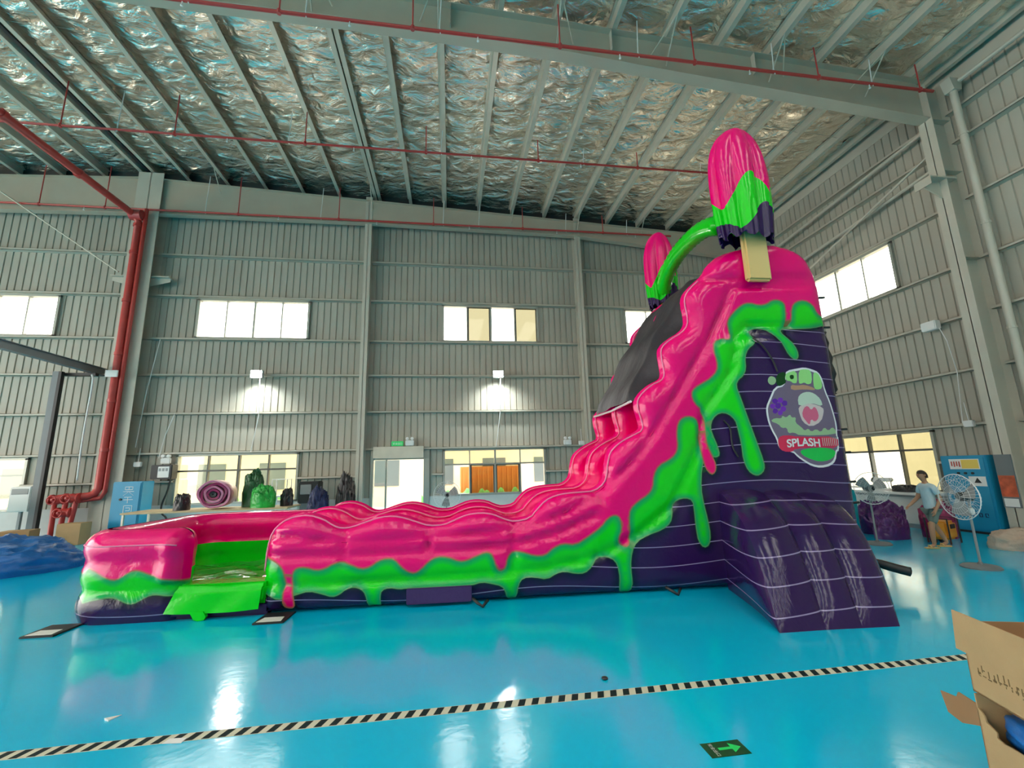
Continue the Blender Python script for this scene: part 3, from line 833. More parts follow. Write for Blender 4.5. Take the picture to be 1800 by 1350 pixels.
def dens(poly, step=0.07, closed=False):
    out = []
    n = len(poly)
    for i in range(n if closed else n - 1):
        a, c = np.array(poly[i]), np.array(poly[(i + 1) % n])
        k = max(1, int(np.linalg.norm(c - a) / step))
        for j in range(k):
            out.append(tuple(a + (c - a) * j / k))
    if not closed:
        out.append(tuple(poly[-1]))
    return out
def smooth_poly(p, closed=False, it=1):
    for _ in range(it):
        q = []
        n = len(p)
        for i in range(n if closed else n - 1):
            a, c = np.array(p[i]), np.array(p[(i + 1) % n])
            q += [tuple(a * .75 + c * .25), tuple(a * .25 + c * .75)]
        if not closed:
            q = [tuple(p[0])] + q + [tuple(p[-1])]
        p = q
    return p
def pdist(P, poly, closed=False):
    P = np.asarray(P, float)
    A = np.array(poly, float)
    B = np.roll(A, -1, 0) if closed else A[1:]
    A = A if closed else A[:-1]
    best = np.full(len(P), 1e9)
    for a, c in zip(A, B):
        d_ = c - a
        l2 = d_ @ d_
        if l2 < 1e-12:
            continue
        tt = np.clip(((P - a) @ d_) / l2, 0, 1)
        best = np.minimum(best, np.hypot(*(P - a - tt[:, None] * d_).T))
    return best
def inside(P, poly):
    P = np.asarray(P, float)
    x, y = P[:, 0], P[:, 1]
    r = np.zeros(len(P), bool)
    n = len(poly)
    for i in range(n):
        (x1, y1), (x2, y2) = poly[i], poly[(i + 1) % n]
        if y1 == y2:
            continue
        c = (y1 > y) != (y2 > y)
        xi = (x2 - x1) * (y - y1) / (y2 - y1) + x1
        r ^= c & (x < xi)
    return r
def cdt(outline, cons, step):
    """triangulate: outline + constraint polylines [(pts, closed)] + inner grid"""
    pts, eds = [], []
    allp = [(outline, True)] + cons
    for p, cl in allp:
        o = len(pts)
        pts += p
        n = len(p)
        eds += [(o + i, o + (i + 1) % n) for i in range(n if cl else n - 1)]
    O = np.array(outline)
    x0, z0 = O.min(0); x1, z1 = O.max(0)
    gx, gz = np.meshgrid(np.arange(x0, x1, step), np.arange(z0, z1, step * .87))
    gx = gx + (np.arange(gx.shape[0]) % 2)[:, None] * step / 2
    G = np.stack([gx.ravel(), gz.ravel()], 1)
    G = G[inside(G, outline)]
    keep = np.ones(len(G), bool)
    for p, cl in allp:
        keep &= pdist(G, p, cl) > step * .4
    pts += [tuple(p) for p in G[keep]]
    v, e, f, *_ = delaunay_2d_cdt([Vector(p) for p in pts], eds, [], 0, 1e-5)
    V = np.array([p[:] for p in v])
    F = np.array([q for q in f if len(q) == 3])
    C_ = V[F].mean(1)
    F = F[inside(C_, outline)]
    return V, F, V[F].mean(1)

OUT = dens(smooth_poly(TOP) + [(11.9, 5.0), (11.9, 0.02), (11.85, 0.0), (2.55, 0.0), (2.49, 0.1)], 0.09, True)
PGs, GPs = dens(smooth_poly(PG)), dens(smooth_poly(GP))
SEAMS = [S1, S2, S3, S4, S5] + VS
def smoothstep(a, c, x):
    tt = np.clip((x - a) / (c - a), 0, 1)
    return tt * tt * (3 - 2 * tt)
def surf_front(Q, outline=OUT, seams=SEAMS, tower=True, half=0.25, r=0.3):
    Q = np.asarray(Q, float)
    de = pdist(Q, outline, True)
    e = np.sqrt(np.maximum(0, 1 - (1 - np.minimum(de / r, 1)) ** 2))
    y = half - half * e
    if seams:
        ds = np.min([pdist(Q, s) for s in seams], 0)
        g = np.sqrt(np.maximum(0, 1 - (1 - np.minimum(ds / 0.15, 1)) ** 2))
        y = y + 0.125 * (1 - g) * e
    if tower:
        x, z = Q[:, 0], Q[:, 1]
        y = y - 0.13 * np.maximum(0, 1 - ((x - 10.75) / 1.35) ** 2) * (1 - smoothstep(3.9, 4.2, z)) * smoothstep(0.0, 0.25, de)
    return y

blob = smooth_poly(LOGO_BLOB, True)
bc = np.mean(np.array(blob), 0)
blob_in = [tuple(bc + (np.array(p) - bc) * 0.955) for p in blob]
LG = [('logo_berry', globals()['LOGO_BERRY%d' % k], 'lg_purple' if k % 2 else 'lg_violet') for k in range(8)]
LG += [('logo_lolly_drip', LOGO_CORE, 'lg_rose'), ('logo_lolly_cap', LOGO_CAP, 'lg_mint_pale'), ('logo_lolly', LOGO_POP, 'lg_pale'), ('logo_letter_hole', LOGO_GLYPH1HOLE, 'lg_dark'), ('logo_letter', LOGO_GLYPH1, 'lg_lime'), ('logo_letter', LOGO_GLYPH2, 'lg_lime'), ('logo_letter', LOGO_GLYPH3, 'lg_lime'),
       ('logo_band', LOGO_BAND, 'lg_tan'), ('logo_banner', LOGO_BANNER, 'lg_red'), ('logo_leaf', LOGO_LEAF, 'lg_green'), ('logo_splash', LOGO_SPLASH, 'lg_mint'), ('logo_bubble', LOGO_BUBBLE, 'lg_mint'), ('logo_dark_drop', LOGO_DARK, 'lg_dark')]
M['lg_violet'] = vinyl('logo_violet', (0.10, 0.02, 0.30))
M['lg_tan'] = vinyl('logo_tan', (0.45, 0.25, 0.16))
M['lg_dark'] = vinyl('logo_dark_green', (0.004, 0.05, 0.01))
M['lg_mint_pale'] = vinyl('logo_pale_mint', (0.50, 0.60, 0.50))
M['lg_purple'] = vinyl('logo_purple', (0.17, 0.03, 0.42))
M['lg_rose'] = vinyl('logo_rose', (0.62, 0.12, 0.22))
M['lg_pale'] = vinyl('logo_pale_pink', (0.62, 0.50, 0.50))
M['lg_lime'] = vinyl('logo_lime', (0.30, 0.66, 0.22))
M['lg_red'] = vinyl('logo_red', (0.66, 0.03, 0.09))
M['lg_green'] = vinyl('logo_green', (0.01, 0.50, 0.08))
M['lg_mint'] = vinyl('logo_mint', (0.30, 0.46, 0.26))
M['lg_white'] = vinyl('logo_white', (0.72, 0.70, 0.74))
M['lg_panel'] = vinyl('logo_plum', (0.16, 0.12, 0.19))
cons = [(PGs, False), (GPs, False), (dens(blob, .06, True), True), (dens(blob_in, .06, True), True)]
LGs = [(n, dens(smooth_poly(p, True), .06, True), m_) for n, p, m_ in LG]
cons += [(p, True) for _, p, _ in LGs]
V, F, Cc = cdt(OUT, cons, 0.075)
Y = surf_front(V)
pink_poly = PGs + [(13, PGs[-1][1]), (13, 8), (1.5, 8), (1.5, PGs[0][1])]
green_poly = GPs + [(13, GPs[-1][1]), (13, 8), (1.5, 8), (1.5, GPs[0][1])]
inp, ing = inside(Cc, pink_poly), inside(Cc, green_poly)
lab = np.where(inp, 0, np.where(ing, 1, 2))
inb, inbi = inside(Cc, blob), inside(Cc, blob_in)
lab[inb & (lab == 2)] = 3
lab[inbi & (lab == 3)] = 4
for i, (n, p, m_) in enumerate(LGs):
    lab[inside(Cc, p) & (lab > 1) & (lab < 5)] = 5 + i
dPG, dGP = pdist(V, PGs), pdist(V, GPs)
attrs = {0: dPG, 1: np.minimum(dPG, dGP), 2: np.minimum(dPG, dGP)}
names = {0: ('pink_side_panel', 'pink_print'), 1: ('green_drip_panel', 'green_print'), 2: ('purple_base_panel', 'purple_print'), 3: ('logo_outline', 'lg_white'), 4: ('logo_panel', 'lg_panel')}
for i, (n, p, m_) in enumerate(LGs):
    names[5 + i] = (n, m_)
dSE = np.min([pdist(V, q) for q in SEAMS] + [pdist(V, OUT, True) * 1.6], 0)
def sub(V3, F, sel, name, m_, parent, attr=None, smooth=True, seam=None):
    f = F[sel]
    if not len(f):
        return None
    ids, inv = np.unique(f, return_inverse=True)
    f = inv.reshape(f.shape)
    mb = MB()
    mb.v = [tuple(map(float, p)) for p in V3[ids]]
    mb.f = [tuple(map(int, q)) for q in f]
    return mb.build(name, m_, parent, smooth=smooth, attr=None if attr is None else attr[ids], seam=None if seam is None else seam[ids])
V3 = np.stack([V[:, 0], Y, V[:, 1]], 1)
for k, (n, m_) in names.items():
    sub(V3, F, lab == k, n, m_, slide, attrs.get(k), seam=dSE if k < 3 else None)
# lettering on the banner follows the bulge of the panel
vs, fs = lettering('SPLASH', 0.155, 0.004)
lx = np.array([p[0] for p in vs]); lz = np.array([p[1] for p in vs])
lw = lx.max()
qx = 10.62 + lx * (0.60 / lw)
qz = 2.155 + lz * 1.15 + 0.02 * np.sin((qx - 10.62) / .6 * math.pi)
qy = surf_front(np.stack([qx, qz], 1)) - 0.012
mb = MB(); mb.v = [tuple(map(float, p)) for p in zip(qx, qy, qz)]; mb.f = [tuple(q) for q in fs]
mb.build('banner_lettering', 'lg_white', slide)
mb = MB()
for k in range(8):      # further strokes on the banner that the glare swallows
    x = 11.27 + .038 * k
    q = np.array([(x, 2.165), (x + .012, 2.165), (x + .012, 2.30), (x, 2.30)])
    yy = surf_front(q) - .012
    mb.add([(a[0], b_, a[1]) for a, b_ in zip(q, yy)], [(0, 1, 2, 3)])
o = mb.build('banner_strokes', 'lg_pale', slide)
o['kind'] = 'stuff'
# inner skin of the front wall
Yb = 0.5 - surf_front(V, tower=False, seams=None)
V3b = np.stack([V[:, 0], Yb, V[:, 1]], 1)
sub(V3b, F[:, ::-1], np.ones(len(F), bool), 'inner_wall_skin', 'pink', slide)

# middle and rear walls repeat the scalloped outline
WT = smooth_poly(TOP[:58]) + [(9.95, 5.3), (9.95, 0.02), (2.6, 0.02), (2.49, 0.1)]
WT = dens(WT, 0.1, True)
Vw, Fw, _ = cdt(WT, [], 0.13)
for nm, yc in (('middle_wall', 1.4), ('rear_wall', 2.75)):
    hh = 0.2 if nm == 'middle_wall' else 0.25
    yo = surf_front(Vw, WT, [S1] + VS, False, hh, 0.26)
    n0 = len(Vw)
    mb = MB()
    mb.v = [(float(p[0]), float(yc - hh + y_), float(p[1])) for p, y_ in zip(Vw, yo)] + [(float(p[0]), float(yc + hh - y_), float(p[1])) for p, y_ in zip(Vw, yo)]
    mb.f = [tuple(map(int, q)) for q in Fw] + [tuple(int(i) + n0 for i in q[::-1]) for q in Fw]
    mb.build(nm, 'pink', slide, smooth=True)
# pale tubes painting the highlights along the scalloped wall tops and main seams
def inset(poly, d_):
    out = []
    A_ = np.array(poly)
    for i in range(len(A_)):
        a, c = A_[max(0, i - 1)], A_[min(len(A_) - 1, i + 1)]
        t_ = (c - a) / (np.linalg.norm(c - a) + 1e-9)
        out.append(tuple(A_[i] + d_ * np.array([t_[1], -t_[0]])))
    return out
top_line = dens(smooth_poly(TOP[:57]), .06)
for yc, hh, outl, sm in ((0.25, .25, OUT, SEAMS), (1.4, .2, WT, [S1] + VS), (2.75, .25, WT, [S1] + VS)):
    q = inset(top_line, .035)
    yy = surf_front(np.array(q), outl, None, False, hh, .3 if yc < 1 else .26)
    MB().tube([(p[0], float(yc - hh + y_), p[1]) for p, y_ in zip(q, yy)], .013, 6).build('seam_highlight', 'highlight_pink', slide, smooth=True)
for sm in (S1, S5):
    q = dens(smooth_poly(sm), .08)
    yy = surf_front(np.array(q)) - .012
    MB().tube([(p[0], float(y_), p[1]) for p, y_ in zip(q, yy)], .012, 6).build('seam_highlight', 'pink', slide, smooth=True)
# sliding bed
bed = [(2.2, .33), (4.5, .36), (6.2, .42), (6.9, .62), (7.5, 1.05), (8.2, 1.9), (8.9, 3.0), (9.4, 3.8), (9.8, 4.22), (10.2, 4.32), (11.7, 4.32)]
bd = smooth_poly(bed, False, 2)
for nm, y0, y1 in (('slide_lane', .35, 1.3), ('climbing_lane', 1.5, 2.65)):
    mb = MB()
    def fn(u, v):
        k = u * (len(bd) - 1); i = min(int(k), len(bd) - 2); f_ = k - i
        x = bd[i][0] + (bd[i + 1][0] - bd[i][0]) * f_
        z = bd[i][1] + (bd[i + 1][1] - bd[i][1]) * f_
        return (x, y0 + (y1 - y0) * v, z + (0.05 * abs(math.sin(math.pi * 3 * v)) if nm == 'slide_lane' else 0.06 * abs(math.sin(u * 30))))
    mb.grid(fn, 90, 12)
    mb.build(nm, 'pink', slide, smooth=True)
# tower body, deck rails and rear hood
bm = bmesh.new()
bmesh.ops.create_cube(bm, size=1, matrix=Matrix.Translation((10.8, 1.62, 2.1)) @ Matrix.Diagonal((2.0, 2.6, 4.2, 1)))
bmesh.ops.bevel(bm, geom=bm.edges[:], offset=0.2, segments=4, affect='EDGES')
MB().bm(bm).build('tower_body', 'purple', slide, smooth='auto')
HO = dens([(9.72, 4.1), (9.69, 5.3)] + TOP[58:] + [(11.88, 5.0), (11.88, 4.1)], 0.1, True)
Vh, Fh, _ = cdt(HO, [], 0.14)
yo = surf_front(Vh, HO, [S4], False, 0.22, 0.25)
mb = MB()
n0 = len(Vh)
mb.v = [(float(p[0]), float(2.75 - .22 + y_), float(p[1])) for p, y_ in zip(Vh, yo)] + [(float(p[0]), float(2.75 + .22 - y_), float(p[1])) for p, y_ in zip(Vh, yo)]
mb.f = [tuple(map(int, q)) for q in Fh] + [tuple(int(i) + n0 for i in q[::-1]) for q in Fh]
mb.build('rear_hood', 'pink', slide, smooth=True)
MB().rbox(11.45, .3, 4.2, 11.85, 2.7, 5.3, 0.12).build('end_rail', 'pink', slide, smooth='auto')
# safety net over the upper lanes, with its pale hem
M['net'] = mat('dark_net', (0.026, 0.019, 0.025), 0.6, 0, 0.4, 3, 0.8, 5)
na, nb = np.array((8.20, 3.03)), np.array((9.60, 5.32))
nd = (nb - na) / np.linalg.norm(nb - na)
tp = np.array(dens(smooth_poly(TOP[40:58]), .03))
tq = np.maximum.accumulate(tp @ nd)
mb = MB()
def fn(u, v):
    p = na + (nb - na) * u
    nrm_ = np.array((-nd[1], nd[0]))
    k = p @ nd
    w_ = np.array((np.interp(k, tq, tp[:, 0]), np.interp(k, tq, tp[:, 1])))   # the scalloped wall top at this height
    top = p + nrm_ * (.03 + .07 * math.sin(math.pi * u) - .03 * math.sin(2 * math.pi * v) ** 2 + .025 * math.sin(u * 15.7))
    b_ = min(1, v / .14)
    b_ = b_ * b_ * (3 - 2 * b_)
    q = w_ * (1 - b_) + top * b_
    return (float(q[0]) + .05 * v, .24 + 2.2 * v, float(q[1]))
mb.grid(fn, 60, 28).build('safety_net', 'net', slide, smooth=True)
MB().tube([(8.19, .25, 3.0), (8.22, 1.4, 2.98), (8.26, 2.7, 3.02)], 0.022, 6).build('net_hem', 'lg_white', slide)

# buttress ramp of inflated tubes at the foot of the tower
topP = [(9.45, 1.50), (10.16, 1.50), (10.72, 1.47), (11.35, 1.36)]
botP = [(8.98, -1.73), (9.56, -1.73), (10.0, -1.75), (10.46, -1.77)]
rx = []
for k in range(3):
    mb = MB()
    def fn(u, v):
        a = k + u
        i = min(int(a), 2); f_ = a - i
        tx, tz = topP[i][0] + (topP[i + 1][0] - topP[i][0]) * f_, topP[i][1] + (topP[i + 1][1] - topP[i][1]) * f_
        bx, by = botP[i][0] + (botP[i + 1][0] - botP[i][0]) * f_, botP[i][1] + (botP[i + 1][1] - botP[i][1]) * f_
        ang = v * math.pi / 2
        # rounded profile: leaves the panel level, ends steep at the floor
        c1, s1 = v, 1 - v
        arc = 0.30 * math.sin(math.pi * v) * (1 - .25 * v)
        x = tx + (bx - tx) * c1
        y = 0.05 + (by - 0.05) * c1 - arc * 0.62
        z = tz * s1 + arc * 0.78
        bu = 0.085 * math.sin(math.pi * u) ** 0.6 * math.sin(math.pi * min(1, .12 + .88 * v)) ** .4 if 0 < u < 1 else 0
        bu *= 1 - max(0, v - .9) / .1 * .5
        return (x, y - bu * .75, max(0.0, z + bu * .65 * (1 if v < .97 else 0)))
    mb.grid(fn, 14, 34)
    mb.build('buttress_tube', 'purple', slide, smooth=True)
for nm, (tx, tz), (bx, by) in (('buttress_cheek', topP[0], botP[0]), ('buttress_cheek', topP[3], botP[3])):
    mb = MB()
    sg = -1 if tx < 10 else 1
    def fn(u, v):
        arc = 0.30 * math.sin(math.pi * v) * (1 - .25 * v)
        x = tx + (bx - tx) * v
        y = 0.05 + (by - .05) * v - arc * .62
        z = tz * (1 - v) + arc * .78
        bulge = 0.10 * math.sin(math.pi * u) * math.sin(math.pi * min(1, v * .9 + .1))
        return (x + sg * bulge, y, max(0, z) * (1 - u))
    mb.grid(fn, 10, 30, flip=sg > 0).build(nm, 'purple', slide, smooth=True)

# ice lollies
def lolly(cx, cyy, z0, h, hw, hd):
    e = empty('ice_lolly', (cx, cyy, 0))
    e.parent = slide
    n = 120
    def width(t_):
        if t_ < 0.5:
            return 0.86 + 0.14 * math.sin(math.pi * min(1, t_ / .5) / 2)
        q = (t_ - 0.5) / 0.5
        return math.sqrt(max(0, 1 - q ** 2.6))
    def tpg(p):
        return 0.36 + 0.17 * math.exp(-((p - .05) / .55) ** 2) + 0.10 * math.exp(-((p - 1.25) / .25) ** 2) - 0.13 * math.exp(-((p + 1.1) / .5) ** 2) - .03 * math.exp(-((p - .8) / .25) ** 2)
    def tgp(p):
        return 0.12 + 0.16 * math.exp(-((p - .5) / .45) ** 2) + 0.10 * math.exp(-((p - 1.3) / .3) ** 2) - 0.06 * math.exp(-((p + .5) / .5) ** 2)
    def pt(p, t_):
        wd = width(t_)
        fl_ = 1 + 0.20 * (abs(math.cos(4 * p + .4)) ** .6 - .7) * (1 - t_ ** 2.5) + (0.035 * math.sin(26 * p) if t_ < .26 else 0)
        th = p - math.pi / 2
        return (hw * wd * fl_ * math.cos(th), hd * (0.25 + .75 * wd) * (2 * fl_ - 1) * math.sin(th) if wd > 0.02 else 0, z0 + h * t_ + (0.05 * math.sin(11 * p) if t_ < .02 else 0))
    for nm, m_, lo, hi, rows in (('lolly_purple_hem', 'purple_plain', lambda p: 0.0, tgp, 6), ('lolly_green_band', 'green', tgp, tpg, 8), ('lolly_pink_tip', 'pink', tpg, lambda p: 1.0, 18)):
        mb = MB()
        mb.grid(lambda u, v: pt(u * 2 * math.pi - math.pi, lo(u * 2 * math.pi - math.pi) + (hi(u * 2 * math.pi - math.pi) - lo(u * 2 * math.pi - math.pi)) * (v if nm != 'lolly_pink_tip' else 1 - (1 - v) ** 1.6)), n, rows)
        mb.build(nm, m_, e, smooth=True)
    MB().rbox(-.23 + .12, -.07, z0 - .78, .23 + .12, .07, z0 + .3, .04).build('lolly_stick', 'tan', e, smooth='auto')
    return e
lolly(10.47, -0.06, 5.86, 2.26, 0.55, 0.30)
lolly(10.30, 3.02, 5.76, 2.0, 0.40, 0.26)
# ribbed arch between the lollies
apath = smooth_poly([(10.26, 2.95, 6.05), (10.2, 2.6, 6.38), (10.17, 2.0, 6.58), (10.16, 1.4, 6.62), (10.15, .7, 6.55), (10.16, .2, 6.32)], False, 3)
ap = [Vector(p) for p in apath]
MB().tube(apath, [0.165 + .022 * (i % 2) for i in range(len(apath))], 14).build('lolly_arch', 'green', slide, smooth=True)

# ---- splash pool
def arc_pts(c, r, a0, a1, n):
    return [(c[0] + r * math.cos(a0 + (a1 - a0) * i / n), c[1] + r * math.sin(a0 + (a1 - a0) * i / n)) for i in range(n + 1)]
cl = dens([(1.44, .25), (1.2, .25)], .024) + dens([(1.2, .25), (0.45, .25)], .05)[1:] + arc_pts((.45, .6), .35, -math.pi / 2, -math.pi, 7)[1:] + dens([(.10, .62), (.10, 2.2)], .1)[1:] + arc_pts((.65, 2.2), .55, math.pi, math.pi / 2, 9)[1:] + dens([(.66, 2.75), (2.75, 2.75)], .1)[1:]
cl = [Vector((p[0], p[1], 0)) for p in cl]
sl_ = [0]
for a, c in zip(cl, cl[1:]):
    sl_.append(sl_[-1] + (c - a).length)
nrm = []
for i in range(len(cl)):
    a, c = cl[max(0, i - 1)], cl[min(len(cl) - 1, i + 1)]
    tt = (c - a).normalized()
    nrm.append(Vector((-tt.y, tt.x, 0)))      # outward (towards the viewer on the front run)
def hthick(z):
    if z < .42:
        return .2 + .055 * math.sin(math.pi * z / .42)
    if z < .80:
        return .2 + .05 * math.sin(math.pi * (z - .42) / .38)
    if z < .97:
        return .205 + .05 * math.sin(math.pi / 2 * (z - .80) / .17)
    return .255 * math.sqrt(max(0, 1 - ((z - .97) / .245) ** 2))
PPs, GGs = smooth_poly(POOL_PG, False, 2), smooth_poly(POOL_GP, False, 2)
ppx, ppz = [p[0] for p in PPs], [p[1] for p in PPs]
gpx, gpz = [p[0] for p in GGs], [p[1] for p in GGs]
def zpg_(i):
    if cl[i].y < .3:
        return float(np.interp(cl[i].x, ppx, ppz))
    return .66 + .07 * math.sin(5 * sl_[i])
def zgp_(i):
    if cl[i].y < .3:
        return float(np.interp(cl[i].x, gpx, gpz))
    return .3 + .05 * math.sin(5 * sl_[i] + 1)
def taper(i):
    q = min(sl_[i] / .22, 1)
    return math.sqrt(max(0, 1 - (1 - q) ** 2))
def ring(i, z, side):
    h_ = (hthick(z) + (.06 * math.sin(math.pi * min(1, sl_[i] / .34)) if z > .5 else 0) * min(1, (TOPZ - z) / .2)) * taper(i) * side
    p = cl[i] + nrm[i] * h_
    if z > .6:
        z = .6 + (z - .6) * (1 - .30 * (1 - taper(i)))
    return (p.x, p.y, z)
TOPZ = 1.214
K = len(cl) - 1
def band(nm, m_, zl, zh, side, rows, attr=None):
    mb = MB()
    vals = []
    vs = []
    for i in range(K + 1):
        a, c = zl(i), zh(i)
        for j in range(rows + 1):
            f_ = j / rows
            if c >= TOPZ - .001:
                f_ = 1 - (1 - f_) ** 1.7
            z = a + (c - a) * f_
            vs.append(ring(i, z, side))
            if attr:
                vals.append(attr(i, z))
    q = rows + 1
    fs = []
    for i in range(K):
        for j in range(rows):
            f = (i * q + j, (i + 1) * q + j, (i + 1) * q + j + 1, i * q + j + 1)
            fs.append(f if side < 0 else f[::-1])
    mb.v, mb.f = vs, fs
    return mb.build(nm, m_, slide, smooth=True, attr=vals if attr else None, seam=[.05 + min(abs(p[2] - .42), abs(p[2] - .8)) for p in vs])
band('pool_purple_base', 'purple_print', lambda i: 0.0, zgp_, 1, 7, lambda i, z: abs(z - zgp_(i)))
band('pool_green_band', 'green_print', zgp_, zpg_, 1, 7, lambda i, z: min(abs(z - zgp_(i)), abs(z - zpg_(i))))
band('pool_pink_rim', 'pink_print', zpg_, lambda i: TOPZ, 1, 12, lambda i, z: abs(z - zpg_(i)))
band('pool_inner_rim', 'pink', lambda i: .68, lambda i: TOPZ, -1, 10)
band('pool_inner_lining', 'green', lambda i: .1, lambda i: .68, -1, 6)
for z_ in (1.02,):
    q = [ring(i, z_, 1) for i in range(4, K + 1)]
    MB().tube([(p[0], p[1], p[2]) for p in q], .011, 6).build('seam_highlight', 'highlight_pink', slide, smooth=True)  # tube painting the highlight line around the pool rim
# pool floor, wet and creased
mb = MB()
def fn(u, v):
    x, y = .25 + 2.5 * u, .3 + 2.35 * v
    return (x, y, .30 + .02 * math.sin(9 * x + 2 * math.sin(5 * y)) + .018 * math.sin(14 * y + 3 * math.sin(3 * x)))
M['wet_green'] = mat('wet_green_vinyl', (0.012, 0.42, 0.018), 0.16, 0, 0.3, 3, 0.9, 4)
mb.grid(fn, 60, 60).build('pool_floor', 'wet_green', slide, smooth=True)
# entry sill with the hanging flap
MB().rbox(1.36, .02, .16, 2.62, .46, .45, .07).build('entry_sill', 'green', slide, smooth='auto')
MB().rbox(1.2, .06, 0, 2.64, .44, .2, .05).build('sill_base', 'purple', slide, smooth='auto')
mb = MB()
def fn(u, v):
    x0, x1 = 1.42 - .14 * v, 2.54 - .03 * v
    x = x0 + (x1 - x0) * u
    return (x, (.04 if v < .12 else 0.0) - .02 * v + .008 * math.sin(9 * x + 4 * v), .45 - .34 * v - .02 * math.sin(math.pi * u))
mb.grid(fn, 24, 10).build('entry_flap', 'green', slide, smooth=True)
MB().prism([(1.62, .12), (1.80, .12), (1.84, .05), (1.82, .01), (1.74, 0.0), (1.68, .02), (1.66, .06)], lambda p, q, tt: (p, tt, q), -.03, .03).build('green_drip', 'green', slide)
# small fittings: inflation flap, tie straps, anchor flaps, air tube
MB().rbox(4.53, -.02, .05, 5.47, .06, .27, .012).build('blower_flap', 'lavender', slide, smooth='auto')
for (x, y, z) in ((5.58, -.09, .03), (8.5, -.06, .03)):
    mb = MB()
    mb.tube([(x - .1, y + .02, z + .08), (x - .03, y - .05, z + .03), (x + .04, y - .08, z - .01), (x + .12, y + .0, z + .05)], .022, 6)
    mb.build('tie_strap', 'black', slide, smooth=True)
for i, (pts) in enumerate(([(10.30, 4.02), (10.44, 3.86), (10.58, 3.6), (10.62, 3.42)], [(9.62, 2.62), (9.72, 2.5), (9.7, 2.2), (9.78, 2.02)])):
    P2 = smooth_poly(pts, False, 2)
    yy = surf_front(np.array(P2)) - .03
    MB().tube([(p[0], float(y_), p[1]) for p, y_ in zip(P2, yy)], .014, 6).build('climb_strap', 'black', slide, smooth=True)
for pts in ([(11.93, .25, 4.25), (11.98, .28, 3.9), (11.97, .22, 3.5), (12.0, .3, 3.1)],):
    MB().tube(smooth_poly(pts, False, 2), [.05 + .02 * math.sin(i * 2.1) for i in range(len(smooth_poly(pts, False, 2)))], 7).build('folded_strap', 'black', slide, smooth=True)
for z in (4.9, 4.32, 2.45, 2.05, 1.55, 1.2):
    MB().tube([(11.82, .22, z), (12.06, .22, z + .01)], .022, 6).build('anchor_ring_strap', 'black', slide)
for x in (-.15, 2.62):
    f1 = MB().rbox(x - .04, -.34, 0.001, x + .36, .12, .022, .008).build('anchor_flap', 'black', slide)
    MB().add([(x + .0, -.30, .026), (x + .31, -.30, .026), (x + .29, -.12, .026), (x + .03, -.12, .026), (x + .0, -.30, .022), (x + .31, -.30, .022), (x + .29, -.12, .022), (x + .03, -.12, .022)],
             [(0, 1, 2, 3), (7, 6, 5, 4), (0, 4, 5, 1), (1, 5, 6, 2), (2, 6, 7, 3), (3, 7, 4, 0)]).build('anchor_patch', 'white', f1)
mb = MB()
bp_ = smooth_poly([(11.5, .15, .38), (11.68, -.25, .37), (11.82, -.45, .31), (11.96, -.6, .27)], False, 2)
mb.tube(bp_, [.035 + .03 * min(1, i / 8) for i in range(len(bp_) - 1)] + [.02], 10).build('air_tube', 'black', slide, smooth=True)

# ================================================================== PIPES, LAMPS AND WALL FITTINGS
def sprinkler(y, zf, x0, x1, rods, label, r=0.035, drops=()):
    e = empty('sprinkler_pipe', (0, y, 0))
    n = 14
    MB().tube([(x0 + (x1 - x0) * i / n, 0, zf(x0 + (x1 - x0) * i / n)) for i in range(n + 1)], r, 8).build('pipe', 'red', e, smooth='auto')
    for x in rods:
        MB().tube([(x, 0, zf(x)), (x, 0, zp(x) + .05)], 0.018, 6).build('hanger_rod', 'red', e)
        MB().lathe([(.05, zf(x) - .05), (.05, zf(x) + .05)], (x, 0, 0), 8).build('clamp', 'red', e)
    for x in [a + 1.5 for a in rods]:
        MB().lathe([(.012, zf(x) - .16), (.03, zf(x) - .15), (.012, zf(x) - .1), (.012, zf(x))], (x, 0, 0), 8).build('sprinkler_head', 'white', e)
    for x in drops:
        MB().tube([(x + .05, 0.0, zp(x) - .05), (x, 0.0, zf(x) + .1), (x + .02, 0, zf(x) - .06)], 0.014, 5).build('drop_pipe', 'white', e)
    return tag(e, label, 'pipe')
sprinkler(13.05, lambda x: 12.3, -22, 10.9, [-18.8, -15.2, -11.5, -8.4, -4.6, -.8, 3.0, 6.6, 10.4], 'thin red sprinkler pipe hung below the middle of the roof', drops=(-9.99, -5.1, -.31, 4.6, 9.0))
sprinkler(8.55, lambda x: 11.93 - .012 * x, -20, 13.1, [-14.5, -10.5, -7.2, -3.75, -.86, 2.62, 6.1, 9.6, 12.7], 'red sprinkler pipe running in front of the overhead roof beam', 0.04, (-5.6, -3.2, -.25, 4.6, 8.3, 11.2))
sprinkler(17.02, lambda x: 12.06, -22, 9.9, [-15.2, -13.0, -8.3, -4.5, -.7, 3.1, 6.7], 'red sprinkler pipe running along the back wall beam', 0.04, (-9.5, -5.2, -.3, 1.2, 5.0, 7.8))

